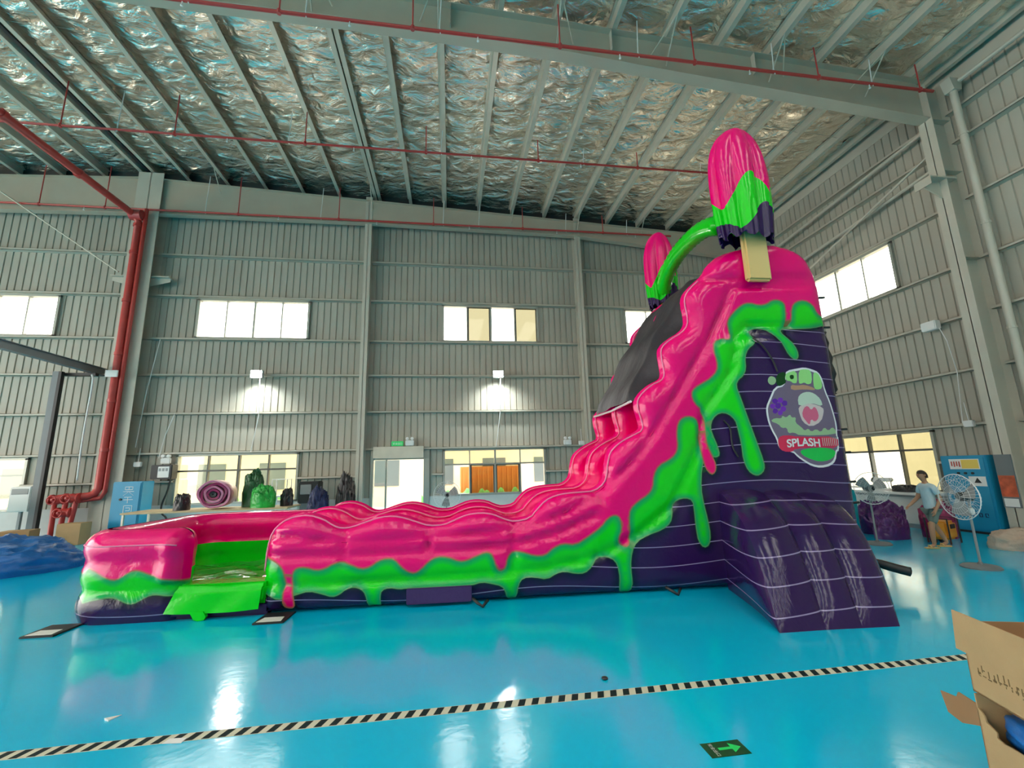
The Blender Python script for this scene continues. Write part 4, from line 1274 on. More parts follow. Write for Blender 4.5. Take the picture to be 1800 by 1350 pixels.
# fire riser: overhead main, elbow, riser pair, valve set at the foot
fm_ = empty('fire_main', (-11.75, 16.9, 0))
pth = [(-.15, -12.5, 11.45), (-.15, -5, 11.6), (-.12, -.5, 11.72), (-.05, -.15, 11.66), (0.05, 0, 11.45), (.05, 0, 9), (0.02, 0, 1.62), (-.04, -.05, 1.45), (-.18, -.1, 1.38), (-.95, -.25, 1.34)]
MB().tube(pth, 0.12, 12).build('main_pipe', 'red', fm_, smooth='auto')
MB().tube([(.27, .0, 12.0), (.25, .02, 9), (.2, .04, 1.5), (.12, .0, 1.3), (-.5, -.1, 1.22)], 0.07, 10).build('branch_pipe', 'red', fm_, smooth='auto')
for y, z in ((-10, 11.5), (-7.5, 11.55), (-5, 11.6), (-2.5, 11.66)):
    MB().lathe([(.15, y - .06), (.15, y + .06)], (-.15, 0, z), 14, 'y').build('pipe_coupling', 'red', fm_, smooth='auto')
for z in (11.3, 10.2, 8.3, 6.3, 4.6, 2.9):
    MB().lathe([(.15, z - .05), (.15, z + .05)], (.05, 0, 0), 14).build('pipe_coupling', 'red', fm_, smooth='auto')
MB().lathe([(.01, -.24), (.2, -.2), (.2, .2), (.01, .24)], (.02, -.1, 11.68), 12, 'x').build('elbow_joint', 'red', fm_, smooth='auto')
for x, z in ((-.55, 1.33), (-.95, 1.3), (-.72, .88)):
    vl = MB().lathe([(.09, -.24), (.17, -.22), (.17, -.17), (.11, -.15), (.16, 0), (.11, .15), (.17, .17), (.17, .22), (.09, .24)], (x, -.22, z), 14, 'x').build('gate_valve', 'red', fm_, smooth='auto')
    MB().tube([(x, -.22, z), (x, -.5, z + .02)], .03, 8).build('valve_stem', 'red', vl)
    MB().tube([(x + .13 * math.cos(a), -.5, z + .13 * math.sin(a)) for a in np.linspace(0, 2 * math.pi, 14, endpoint=False)], .018, 6, closed=True).build('hand_wheel', 'red', vl)
for x, tilt in ((-.42, .12), (-.72, .05), (-1.05, -.05)):
    MB().tube([(x, -.22, 1.3), (x - tilt, -.25, 0.0)], .075, 10).build('stand_pipe', 'red', fm_, smooth='auto')
MB().rbox(-.17, -.2, 5.42, .22, -.15, 5.66, .01).build('pipe_sign', 'white', fm_)
tag(fm_, 'red fire main with riser down the column and valves at its foot', 'pipe')

# jib rail and its post at the far side
jr = empty('crane_rail', (-13.3, 16.8, 0))
MB().box(-.2, -.13, 0, -.02, .13, 5.6).build('post', 'steel_dark', jr)
MB().box(-.02, -.13, 0, .07, .0, 5.6).build('post_edge', 'black', jr)
MB().box(-.2, -.13, 0, .2, .2, .04).build('foot_plate', 'steel_dark', jr)
for z0, z1, hw in ((5.62, 5.64, .1), (5.64, 5.86, .012), (5.86, 5.88, .1)):
    MB().add([(1.05 - hw - .3, .75, z0), (1.05 + hw - .3, .75, z0), (1.05 + hw - .36, -8.5, z0), (1.05 - hw - .36, -8.5, z0), (1.05 - hw - .3, .75, z1), (1.05 + hw - .3, .75, z1), (1.05 + hw - .36, -8.5, z1), (1.05 - hw - .36, -8.5, z1)],
             [(0, 3, 2, 1), (4, 5, 6, 7), (0, 1, 5, 4), (1, 2, 6, 5), (2, 3, 7, 6), (3, 0, 4, 7)]).build('rail_flange' if hw > .05 else 'rail_web', 'steel_dark', jr)
MB().box(-.1, .1, 5.5, .95, .25, 5.6).build('cross_arm', 'black', jr)
tag(jr, 'dark grey overhead crane rail with post left of the red riser', 'crane rail')

def smooth3(p, it=2):
    for _ in range(it):
        q = [p[0]]
        for a, c in zip(p, p[1:]):
            q += [tuple(.75 * np.array(a) + .25 * np.array(c)), tuple(.25 * np.array(a) + .75 * np.array(c))]
        p = q + [p[-1]]
    return p
# floodlights on the back wall girts
M['lamp'] = mat('lamp_face', (1.0, 0.98, 0.95), 0.3, emit=160)
def floodlight(x, z, label):
    e = empty('floodlight', (x, D - .5, z))
    MB().rbox(-.22, -.1, -.14, .22, .04, .16, .02).build('housing', 'grey', e)
    MB().add([(-.19, -.106, -.12), (.19, -.106, -.12), (.19, -.106, .13), (-.19, -.106, .13), (-.19, -.1, -.12), (.19, -.1, -.12), (.19, -.1, .13), (-.19, -.1, .13)],
             [(3, 2, 1, 0), (4, 5, 6, 7), (0, 1, 5, 4), (1, 2, 6, 5), (2, 3, 7, 6), (3, 0, 4, 7)]).build('lamp_face', 'lamp', e)
    MB().box(-.2, .04, -.02, .2, .28, .02).build('bracket', 'steel', e)
    MB().tube([(.1, .0, -.14), (.08, .22, -1.5), (-.1, .24, -2.85)], .014, 5).build('cable', 'white', e)
    tag(e, label, 'lamp')
    ld = bpy.data.lights.new('floodlight_beam', 'SPOT')
    ld.energy = 420; ld.spot_size = 2.3; ld.spot_blend = 1.0; ld.shadow_soft_size = 0.12; ld.color = (.92, 1, .98)
    lo = bpy.data.objects.new('floodlight_beam', ld)
    COL.objects.link(lo); lo.parent = e
    lo.location = (0, -.16, -.1); lo.rotation_euler = (math.radians(22), 0, 0)
floodlight(-7.15, 5.61, 'lit floodlight below the four-pane high window')
floodlight(1.91, 5.64, 'lit floodlight below the half-yellow high window')

# unlit lamp and sockets on the side wall
e = empty('wall_lamp', (W - .35, 10.2, 5.6))
MB().rbox(-.1, -.2, -.13, .1, .2, .13, .02).build('housing', 'white', e)
MB().tube([(0, -.2, -.1), (.1, -.25, -.5), (.14, -.3, -1.4), (.16, -.15, -2.8)], .012, 5).build('cable', 'white', e)
tag(e, 'unlit white floodlight on the side wall girt', 'lamp')
def socket_box(p, label, axis='b', sz=.12, cables=()):
    e = empty('junction_box', p)
    MB().rbox(-sz, -.05, -sz * .7, sz, .05, sz * .7, .015).build('case', 'white', e)
    MB().tube([(0, 0, sz * .6), (0, .03, sz * .6 + .5)], .01, 5).build('conduit', 'white', e)
    if axis == 'r':
        e.rotation_euler = (0, 0, math.pi / 2)
    tag(e, label, 'junction box')
socket_box((W - .26, 9.85, 2.78), 'small white junction box on the side wall girt', 'r')
socket_box((-10.93, D - .28, 2.4), 'small white junction box above the blue cabinet')
def emergency_light(x, z, label, y=D - .12):
    e = empty('emergency_light', (x, y, z))
    MB().rbox(-.16, -.05, -.1, .16, .05, .1, .02).build('case', 'white', e)
    for s in (-.09, .09):
        MB().lathe([(.02, -.06), (.06, -.05), (.06, .04), (.02, .05)], (s, -.02, .17), 10, 'y').build('lamp_head', 'white', e, smooth='auto')
    tag(e, label, 'emergency light')
emergency_light(-10.05, 2.5, 'twin-head emergency light above the boxed wall meter', D - .26)
emergency_light(-1.55, 2.98, 'twin-head emergency light above the glass doorway', D - .26)
emergency_light(4.72, 2.9, 'twin-head emergency light beside the slide', D - .26)
socket_box((5.3, D - .28, 2.86), 'small white socket beside the emergency light near the slide')
M['exit'] = mat('exit_sign_green', (0.02, 0.42, 0.10), 0.4, emit=0.4)
e = empty('exit_sign', (-2.0, D - .33, 2.96))
MB().rbox(-.22, -.02, -.09, .22, .02, .09, .01).build('panel', 'exit', e)
vs, fs = lettering('安全出口', .09)
ww = max(p[0] for p in vs)
MB().add([(p[0] - ww / 2, -.024, p[1] - .035) for p in vs], fs).build('lettering', 'white', e)
tag(e, 'small green exit sign over the glass doorway', 'sign')
# meter box on a shelf
e = empty('wall_meter', (-10.05, D - .3, 1.86))
MB().rbox(-.34, -.16, 0, .34, .2, .5, .02).build('case', 'black', e)
MB().rbox(-.1, -.18, .06, .26, -.155, .44, .01).build('meter_face', 'white', e)
for i in range(3):
    MB().box(-.07 + .11 * i, -.186, .28, .0 + .11 * i, -.18, .38).build('dial', 'grey', e)
tag(e, 'black boxed meter with white face standing on a girt', 'meter')
# thin conduits dropping down the wall
for x, z0, z1 in ((-11.1, 3.0, 7.0), (-10.3, 2.6, 4.2)):
    o = MB().tube([(x + .35, D - .25, z1), (x + .1, D - .22, (z0 + z1) / 2), (x, D - .25, z0)], .015, 5).build('cable_drop', 'white')
    tag(o, 'thin white cable dropping down the wall right of the riser' if z1 > 5 else 'short white cable above the emergency light near the meter', 'cable')

o = MB().tube(smooth3([(-9.78, D - .35, 1.8), (-9.82, D - .38, 1.4), (-9.95, D - .4, 1.0), (-9.9, D - .45, .7), (-9.65, D - .5, .55), (-9.6, D - .5, .0)]), .03, 7).build('black_hose', 'black', None, smooth=True)
tag(o, 'black hose hanging below the boxed meter', 'hose')
o = MB().tube(smooth3([(-12.35, 16.75, 5.5), (-12.25, 16.72, 5.3), (-12.3, 16.7, 3.5), (-12.28, 16.72, 1.9)]), .03, 7).build('white_conduit', 'white', None, smooth=True)
tag(o, 'white conduit running down left of the red riser', 'conduit')

# electrical cabinet by the riser
def marks(e, strokes, y, m_):
    mb = MB()
    for (x0, z0, x1, z1) in strokes:
        hx, hz = max(.007, abs(x1 - x0) / 2), max(.007, abs(z1 - z0) / 2)
        cx, cz = (x0 + x1) / 2, (z0 + z1) / 2
        mb.box(cx - hx, y - .004, cz - hz, cx + hx, y, cz + hz)
    o = mb.build('lettering', m_, e)
    o['kind'] = 'stuff'
    return o
e = empty('electric_cabinet', (-10.55, 16.7, 0))
MB().rbox(-.42, -.3, .08, .46, .3, 1.82, .02).build('body', 'blue', e)
MB().rbox(-.38, -.325, .14, .42, -.3, 1.76, .01).build('door', 'blue', e)
MB().rbox(-.42, -.28, 0, .46, .28, .08, .01).build('plinth', 'black', e)
MB().lathe([(.035, -.36), (.035, -.325)], (-.12, 0, 1.25), 10, 'y').build('handle', 'black', e)
st = []
for cz, kind in ((1.52, 0), (1.22, 1), (.95, 2)):
    if kind == 0:
        st += [(-.02, cz + .13, .2, cz + .13), (-.02, cz + .04, .2, cz + .04), (-.02, cz + .04, -.02, cz + .13), (.2, cz + .04, .2, cz + .13), (.09, cz + .04, .09, cz + .13), (-.07, cz - .02, .25, cz - .02)]
        st += [(.09 - .028 * k, cz - .03 - .022 * k, .09 - .028 * k, cz - .03 - .022 * k) for k in range(1, 6)] + [(.09 + .028 * k, cz - .03 - .022 * k, .09 + .028 * k, cz - .03 - .022 * k) for k in range(1, 6)]
    elif kind == 1:
        st += [(-.02, cz + .1, .2, cz + .1), (-.06, cz + .02, .24, cz + .02), (.09, cz - .09, .09, cz + .1)]
    else:
        st += [(0, cz + .1, .24, cz + .1), (0, cz - .14, 0, cz + .1), (.24, cz - .14, .24, cz + .1), (0, cz - .14, .24, cz - .14), (.06, cz + .03, .18, cz + .03), (.18, cz - .06, .18, cz + .03), (.06, cz - .06, .18, cz - .06)]
marks(e, st, -.327, 'white')
tag(e, 'blue steel cabinet with white lettering right of the riser', 'cabinet')

# ================================================================== THINGS BEHIND AND BESIDE THE SLIDE
M['purple_fab'] = mat('purple_folded_vinyl', (0.10, 0.02, 0.16), 0.3, 0, 0.6, 3, 0.9, 6)
M['magenta_fab'] = mat('magenta_folded_vinyl', (0.28, 0.02, 0.10), 0.3, 0, 0.5, 3, 0.9, 6)
M['teal_fab'] = mat('teal_folded_vinyl', (0.0, 0.35, 0.42), 0.3, 0, 0.4, 3, 0.9, 6)
M['green_fab'] = mat('green_folded_vinyl', (0.02, 0.40, 0.05), 0.3, 0, 0.5, 3, 0.9, 6)
M['dgreen_fab'] = mat('dark_green_folded_vinyl', (0.01, 0.10, 0.03), 0.35, 0, 0.4, 3, 0.9, 6)
M['black_fab'] = mat('black_folded_vinyl', (0.018, 0.016, 0.02), 0.35, 0, 0.4, 3, 0.9, 6)
M['navy_fab'] = mat('navy_folded_vinyl', (0.02, 0.03, 0.13), 0.35, 0, 0.4, 3, 0.9, 6)
M['sack'] = mat('sandy_sackcloth', (0.50, 0.40, 0.32), 0.8, 0, 0.3, 5, 0.8, 9)
from mathutils import noise as mn
def heap(name, loc, sx, sy_, sz, m_, label, cat, seed=1, folds=7.0, parent=None):
    """crumpled cloth: a lumpy mound with soft folds, lying on z = 0 of its own frame"""
    off = Vector((seed * 7.3, seed * 3.1, seed * 1.7))
    k = folds * .32
    tall = sz > 1.1 * max(sx, sy_)
    def fn(u, v):
        a = 2 * math.pi * u
        b_ = math.pi / 2 * v                      # 0 top .. pi/2 rim
        n = Vector((math.cos(a) * math.sin(b_), math.sin(a) * math.sin(b_), math.cos(b_)))
        q = n * k + off
        f1 = mn.noise(q) * .30
        rid = 1 - 2 * abs(mn.noise(q * 2.3 + Vector((1.5 * f1, 0, 0))))
        rid2 = 1 - 2 * abs(mn.noise(q * 5.1))
        g = 1 + f1 + .24 * rid + .10 * rid2
        pw = .55 if tall else .8
        rr = math.sin(b_) ** pw
        edge = 1 + .13 * mn.noise(Vector((math.cos(a) * 1.6, math.sin(a) * 1.6, seed))) 
        z = sz * (math.cos(b_) ** .8 if b_ < math.pi / 2 - 1e-6 else 0) * g * .92
        if v > .985:
            z = 0.0
        w_ = 1 + (.5 * f1 + .10 * rid) * math.sin(2 * b_) 
        return (math.cos(a) * rr * sx * edge * w_, math.sin(a) * rr * sy_ * edge * w_, max(0.0, z))
    o = MB().grid(fn, 84, 34).build(name, m_, parent, smooth=True)
    o.location = loc
    if cat:
        tag(o, label, cat)
    return o
heap('blue_tarpaulin', (-10.2, 11.75, 0), 1.75, 1.3, .6, 'blue_fabric', 'crumpled bright blue tarpaulin heap lying left of the pool', 'tarpaulin', 4, 6)
heap('blue_tarpaulin', (-13.7, 13.5, 0), 1.0, .75, .5, 'navy_fab', 'darker blue folded tarpaulin at the picture edge behind the bright blue heap', 'tarpaulin', 8, 6)
# trolley with a green bundle, and a second crate stack, at the far left
def frame_table(name, loc, lx, ly, h, m_, label, cat, top='wood', rail=False):
    e = empty(name, loc)
    MB().rbox(-lx / 2, -ly / 2, h - .05, lx / 2, ly / 2, h, .01).build('tabletop', top, e)
    for a in (-1, 1):
        for c in (-1, 1):
            MB().box(a * (lx / 2 - .06) - .025, c * (ly / 2 - .06) - .025, 0, a * (lx / 2 - .06) + .025, c * (ly / 2 - .06) + .025, h - .05).build('leg', m_, e)
    for a in (-1, 1):
        MB().box(a * (lx / 2 - .06) - .015, -ly / 2 + .06, .15, a * (lx / 2 - .06) + .015, ly / 2 - .06, .19).build('stretcher', m_, e)
    if rail:
        for c in (-1, 1):
            MB().tube([(-lx / 2 + .03, c * (ly / 2 - .04), h), (-lx / 2 + .03, c * (ly / 2 - .04), h + .55), (lx / 2 - .03, c * (ly / 2 - .04), h + .55), (lx / 2 - .03, c * (ly / 2 - .04), h)], .02, 6).build('side_rail', m_, e)
    return tag(e, label, cat)
frame_table('work_trolley', (-14.9, 15.3, 0), 2.2, 1.1, .95, 'galv', 'metal railed trolley under the green tarpaulin at the far left', 'trolley', 'grey', True)
heap('green_tarpaulin', (-14.9, 15.2, .951), .85, .42, .5, 'green_fab', 'bright green bundle lying on the railed trolley', 'tarpaulin', 5, 8)
e = empty('control_box', (-13.9, 16.9, 0))
MB().rbox(-.3, -.15, .95, .3, .15, 1.75, .02).build('case', 'white', e)
MB().box(-.04, -.04, 0, .04, .04, .95).build('stand', 'grey', e)
MB().rbox(-.24, -.16, 1.5, .24, -.15, 1.68, .01).build('panel', 'grey', e)
MB().rbox(-.2, -.2, 0, .2, .2, .03, .01).build('foot', 'grey', e)
tag(e, 'pale control box on a stand left of the fire valves', 'control box')
def carton(name, loc, rz, lx, ly, h, label, cat='box', m_='card'):
    e = empty(name, loc, rz)
    t_ = .008
    MB().box(-lx / 2, -ly / 2, 0, lx / 2, ly / 2, .01).build('bottom', m_, e)
    for bx in ((-lx / 2, -ly / 2, 0, -lx / 2 + t_, ly / 2, h), (lx / 2 - t_, -ly / 2, 0, lx / 2, ly / 2, h), (-lx / 2, -ly / 2, 0, lx / 2, -ly / 2 + t_, h), (-lx / 2, ly / 2 - t_, 0, lx / 2, ly / 2, h)):
        MB().box(*bx).build('side', m_, e)
    for s in (-1, 1):
        MB().prism([(0, 0), (ly * .48, .004), (ly * .48, .012), (0, .008)], lambda p, q, tt, s=s: (tt, s * (ly / 2 - p), h + q), -lx / 2, lx / 2).build('flap', m_, e)
    MB().box(-lx / 2 - .001, -.03, h + .012, lx / 2 + .001, .03, h + .014).build('tape', 'tan', e)
    return tag(e, label, cat)
carton('carton', (-12.55, 15.3, 0), .3, .7, .6, .5, 'closed brown carton standing behind the blue tarpaulin')
carton('carton', (-12.3, 14.5, 0), -.2, .5, .45, .4, 'low brown carton nearest the picture edge behind the tarpaulin')
carton('carton', (-11.4, 15.7, 0), .1, .6, .5, .62, 'brown carton standing under the fire riser')
# packing table behind the pool with rolled inflatables
frame_table('packing_table', (-6.9, 14.6, 0), 4.4, 1.2, .98, 'galv', 'pale packing table behind the splash pool', 'table')
def roll(name, loc, r, ln, cols, label, rz=0.0, seed=2):
    e = empty(name, loc, rz)
    r_ = np.random.RandomState(seed)
    n = len(cols)
    for i, m_ in enumerate(cols):
        r0_, r1_ = r * (1 - i / n), r * (1 - (i + .8) / n)
        ph = r_.uniform(0, 6)
        mb = MB()
        def fn(u, v):
            a = 2 * math.pi * u
            q = (r0_ if v < .5 else r1_) * (1 + .05 * math.sin(3 * a + ph) + .02 * math.sin(9 * a + ph))
            yy = (-ln / 2 - .05 * (n - i)) if v in (.25, .5, .75) else (ln / 2)
            return (q * math.cos(a), yy, r * .92 + q * math.sin(a) * .94)
        prof = [(r0_ * .97, ln / 2), (r0_, 0), (r0_, -ln / 2 - .0), (r0_ * .96, -ln / 2 - .03), (r1_, -ln / 2 - .02), (r1_, ln / 2)]
        vs, fs = [], []
        N = 30
        for q, yy in prof:
            for k in range(N):
                a = 2 * math.pi * k / N
                w_ = 1 + .05 * math.sin(2 * a + ph) + .025 * math.sin(5 * a + ph * 2)
                vs.append((q * w_ * math.cos(a), yy - .02 * i, r * 1.02 + q * w_ * math.sin(a) * .96))
        for j in range(len(prof) - 1):
            for k in range(N):
                l = (k + 1) % N
                fs.append((j * N + k, j * N + l, (j + 1) * N + l, (j + 1) * N + k))
        MB().add(vs, fs).build('rolled_layer', m_, e, smooth='auto')
    MB().lathe([(r * .2, -ln / 2 + .02), (r * .2, ln / 2)], (0, 0, r * 1.02), 12, 'y').build('core', cols[-1], e)
    return tag(e, label, 'rolled inflatable')
M['pinkwhite'] = mat('pale_pink_vinyl', (0.62, 0.22, 0.36), 0.3, 0, .3, 4, .6, 6)
roll('rolled_inflatable', (-6.85, 14.5, .981), .42, .8, ['pinkwhite', 'magenta_fab', 'pinkwhite', 'magenta_fab', 'black_fab'], 'rolled pink and plum inflatable on the packing table', .2)
heap('green_bundle', (-6.02, 14.85, .981), .30, .22, .85, 'dgreen_fab', 'dark green folded bundle beside the rolled pink inflatable', 'bundle', 11, 9)
heap('green_bundle', (-5.5, 14.3, .981), .33, .22, .55, 'green_fab', 'bright green folded bundle on the packing table', 'bundle', 12, 9)
heap('black_bundle', (-7.72, 14.35, .981), .2, .2, .4, 'black_fab', 'small black bundle left of the rolled pink inflatable', 'bundle', 13, 9)
heap('black_bundle', (-4.95, 14.65, .981), .17, .2, .42, 'black_fab', 'small black bundle at the end of the packing table', 'bundle', 14, 9)
frame_table('steel_rack', (-5.85, 16.7, 0), .55, .5, 1.2, 'white', 'white tubular rack beside the eight-pane window', 'rack', 'white', True)
heap('navy_bundle', (-4.3, 15.6, 0), .33, .33, 1.2, 'navy_fab', 'navy folded inflatable heap behind the slide end', 'bundle', 15, 9)
heap('black_bundle', (-3.5, 15.9, 0), .32, .32, 1.5, 'black_fab', 'tall black folded inflatable heap by the door column', 'bundle', 16, 9)
e = empty('machine_box', (-4.95, 16.95, 0))
MB().rbox(-.35, -.25, .9, .35, .25, 1.65, .03).build('case', 'black', e)
MB().box(-.3, -.2, 0, .3, .2, .9).build('pedestal', 'steel_dark', e)
MB().rbox(-.28, -.27, 1.2, .1, -.25, 1.55, .01).build('screen', 'grey', e)
tag(e, 'black machine box on a pedestal beside the steel rack', 'machine')

# pedestal fans
def fan(loc, face, pole_h, r_, label, tilt=0.0, base='round'):
    e = empty('pedestal_fan', loc, face)     # cage faces local -y
    MB().lathe([(.27, 0), (.27, .02), (.24, .045), (.04, .06), (.03, .1)], n=24).build('base', 'steel_dark', e, smooth='auto')
    MB().tube([(0, 0, .05), (0, 0, pole_h)], .02, 8).build('pole', 'grey', e, smooth='auto')
    MB().rbox(-.06, -.02, pole_h - .03, .06, .06, pole_h + .09, .02).build('neck', 'white', e)
    hc = Vector((0, -.12, pole_h + r_ * .72))
    MB().lathe([(.03, -.12), (.08, -.1), (.085, .1), (.04, .14)], hc + Vector((0, .1, 0)), 14, 'y').build('motor', 'black', e, smooth='auto')
    MB().tube([(0, .02, pole_h + .05), (0, .03, hc.z)], .022, 8).build('stem', 'grey', e)
    cg = MB()
    for yo, rr in ((-.09, .25), (-.1, .5), (-.09, .75), (-.02, 1.0), (.07, .8), (.08, .45)):
        cg.tube([(hc.x + r_ * rr * math.cos(a), hc.y + yo, hc.z + r_ * rr * math.sin(a)) for a in np.linspace(0, 2 * math.pi, 28, endpoint=False)], .008 if rr == 1 else .0025, 5, closed=True)
    for k in range(36):
        a = 2 * math.pi * k / 36
        for ys in (-1, 1):
            pts = [(.12, -.1 if ys < 0 else .085), (.6, -.1 if ys < 0 else .085), (.85, -.075 if ys < 0 else .06), (1.0, -.02)]
            cg.tube([(hc.x + r_ * q * math.cos(a), hc.y + yy, hc.z + r_ * q * math.sin(a)) for q, yy in pts], .002, 4)
    c = cg.build('wire_cage', 'white', e)
    c['kind'] = 'stuff'
    for k in range(3):
        a0 = 2 * math.pi * k / 3 + .4
        def fn(u, v):
            rr = r_ * (.12 + .72 * u)
            a = a0 + (v - .5) * (1.1 - .3 * u)
            return (hc.x + rr * math.cos(a), hc.y + (v - .5) * .09, hc.z + rr * math.sin(a))
        MB().grid(fn, 8, 6).build('blade', 'grey', e, smooth=True)
    return tag(e, label, 'fan')
fan((9.26, 6.96, 0), -1.75, .93, .40, 'tall pedestal fan in front of the blue machine cabinet')
fan((9.72, 9.3, 0), -.35, 1.0, .36, 'pedestal fan standing beside the tower base')
fan((-.11, 14.5, 0), .1, .85, .42, 'pedestal fan seen against the amber-paned window')

# long work counter under the side window
e = empty('work_counter', (13.14, 12.75, 0))
MB().rbox(-.45, -2.3, .9, .6, 2.9, .97, .01).build('worktop', 'white', e)
MB().rbox(-.38, -2.2, 0.12, .58, 2.8, .9, .01).build('front_panel', 'plaster', e)
MB().box(-.32, -2.15, 0, .55, 2.75, .12).build('plinth', 'grey', e)
MB().box(-.47, -2.3, .84, -.45, 2.9, .9).build('edge_strip', 'steel_dark', e)
tag(e, 'long white work counter under the side window', 'counter')
e = empty('sewing_machine', (13.1, 12.0, .971))
MB().rbox(-.12, -.3, 0, .12, .3, .06, .02).build('bed', 'white', e)
MB().rbox(-.09, .12, .06, .09, .28, .34, .03).build('pillar', 'white', e)
MB().rbox(-.07, -.3, .26, .07, .28, .38, .03).build('arm', 'white', e)
MB().tube([(0, -.24, .28), (0, -.24, .07)], .015, 6).build('needle_bar', 'grey', e)
MB().lathe([(.08, .28), (.08, .32)], (0, 0, .3), 12, 'y').build('hand_wheel', 'black', e)
tag(e, 'white sewing machine standing on the counter', 'sewing machine')
heap('dark_cloth', (13.0, 11.2, .971), .25, .4, .16, 'black_fab', 'dark folded cloth lying on the counter by the person', 'cloth', 21, 7)
# folded inflatables piled in front of the counter
heap('purple_bundle', (11.4, 10.7, 0), .62, .5, .68, 'purple_fab', 'purple folded inflatable heap in front of the counter', 'bundle', 31, 8)
heap('magenta_bundle', (11.95, 9.7, 0), .38, .3, .75, 'magenta_fab', 'dark magenta folded inflatable heap behind the person', 'bundle', 32, 8)
heap('teal_bundle', (10.3, 10.75, 0), .28, .4, 1.25, 'teal_fab', 'turquoise folded inflatable heap beside the tower', 'bundle', 33, 8)
heap('purple_bundle', (10.75, 9.85, 0), .4, .25, .5, 'purple_fab', 'violet folded inflatable at the foot of the turquoise heap', 'bundle', 34, 8)
heap('sandbag_heap', (12.05, 8.15, 0), .75, .38, .33, 'sack', 'pale sandy sack heap in front of the machine cabinet', 'sack', 35, 6)
heap('sandbag_heap', (12.0, 7.1, 0), .8, .4, .28, 'sack', 'pale sandy sack heap cut by the picture edge', 'sack', 36, 6)
# orange petrol blower behind the person
e = empty('portable_generator', (11.15, 9.0, 0), .3)
MB().rbox(-.22, -.18, .1, .22, .18, .5, .05).build('body', 'orange', e)
MB().rbox(-.1, -.19, .34, .12, -.175, .44, .01).build('panel', 'black', e)
for x in (-.24, .24):
    MB().tube([(x, -.2, .02), (x, -.2, .56), (x, .2, .56), (x, .2, .02), ], .018, 6).build('frame_tube', 'black', e)
for x in (-.18, .18):
    MB().lathe([(.1, -.03), (.1, .03)], (x, .12, .1), 14, 'y').build('wheel', 'black', e)
MB().lathe([(.05, -.12), (.11, -.1), (.11, .1), (.05, .12)], (.0, -.02, .2), 14, 'x').build('engine', 'steel_dark', e)
tag(e, 'orange portable generator on the floor behind the person', 'generator')
# machine cabinet by the portal column
M['warn'] = mat('yellow_label', (0.85, 0.62, 0.12), .5)
M['red_print'] = mat('red_print', (.55, .06, .03), .5)
e = empty('machine_cabinet', (13.27, 9.86, 0))
MB().rbox(-.04, -.52, .06, .45, .52, 1.95, .015).build('body', 'blue', e)
MB().rbox(-.06, -.48, .1, -.04, .48, 1.9, .008).build('door', 'blue', e)
lb = MB().box(-.064, -.38, 1.6, -.06, .3, 1.86).build('label_plate', 'white', e)
MB().box(-.067, -.36, 1.62, -.064, .02, 1.84).build('yellow_label', 'warn', lb)
for k in range(4):
    MB().box(-.07, .05 + .06 * k, 1.66 + .02 * (k % 2), -.064, .075 + .06 * k, 1.8).build('printed_bar', 'red_print', lb)
for k in range(3):
    MB().lathe([(.03, -.09), (.03, -.06)], (0, -.2 + .16 * k, 1.5), 10, 'x').build('button', 'black', e)
wl_ = MB().box(-.064, -.45, 1.18, -.06, -.08, 1.42).build('warning_label', 'white', e)
mb = MB().prism([(-.35, 1.26), (-.19, 1.26), (-.27, 1.39)], lambda p, q, tt: (tt, p, q), -.067, -.064)
mb.build('warning_triangle', 'black', wl_)
st = MB()
for k in range(4):
    y0 = .12 - .13 * k
    for (a, c, z0, z1) in ((0, .07, .50, .515), (0, .07, .42, .435), (0, .015, .42, .515), (.055, .07, .42 + .04 * (k % 2), .515)):
        st.box(-.064, y0 - c, z0, -.06, y0 - a, z1)
o = st.build('lettering', 'navy_fab', e)
o['kind'] = 'stuff'
MB().rbox(-.02, -.54, 0, .43, .54, .06, .01).build('plinth', 'black', e)
tag(e, 'blue machine cabinet with yellow label beside the portal column', 'cabinet')
M['poster'] = mat('poster_red', (0.55, 0.10, 0.04), .4, 0, .8, 7)
e = empty('notice_board', (13.28, 9.02, 1.2), .0)
MB().box(-.03, -.17, -.5, -.005, .17, .75).build('board', 'steel_dark', e)
MB().box(-.034, -.16, -.25, -.03, .16, .25).build('red_poster', 'poster', e)
MB().box(-.034, -.14, -.48, -.03, .14, -.29).build('pale_notice', 'white', e)
tag(e, 'dark notice board with red poster fixed to the portal column', 'notice board')

# ================================================================== FLOOR MARKS AND FOREGROUND
M['tape_w'] = mat('cream_floor_tape', (0.66, 0.64, 0.50), .6, spec=.2)
M['tape_k'] = mat('dark_floor_tape', (0.008, 0.02, 0.022), .7, spec=.15)
e = empty('hazard_tape', (0, 4.08, 0))
MB().box(-14, -.055, 0.0005, 9.2, .055, .002).build('tape_base', 'tape_w', e)
me0 = None
for k in range(int(23.0 / .115)):
    x = -13.9 + .115 * k
    if me0 is None:
        me0 = MB().add([(-.035, -.05, .003), (.022, -.05, .003), (.055, .05, .003), (-.002, .05, .003), (-.035, -.05, .001), (.022, -.05, .001), (.055, .05, .001), (-.002, .05, .001)],
                       [(0, 1, 2, 3), (7, 6, 5, 4), (0, 4, 5, 1), (1, 5, 6, 2), (2, 6, 7, 3), (3, 7, 4, 0)]).build('tape_stripe', 'tape_k', e)
        me0.location = (x, 0, 0)
    else:
        o = bpy.data.objects.new('tape_stripe', me0.data)
        COL.objects.link(o); o.parent = e; o.location = (x, 0, 0)
tag(e, 'black and cream striped hazard tape stuck across the floor', 'floor tape')
M['sign_g'] = mat('dark_green_sign', (0.004, 0.06, 0.025), .3)
M['sign_l'] = mat('bright_green_arrow', (0.02, 0.70, 0.16), .3)
e = empty('floor_exit_sign', (1.885, 3.215, 0))
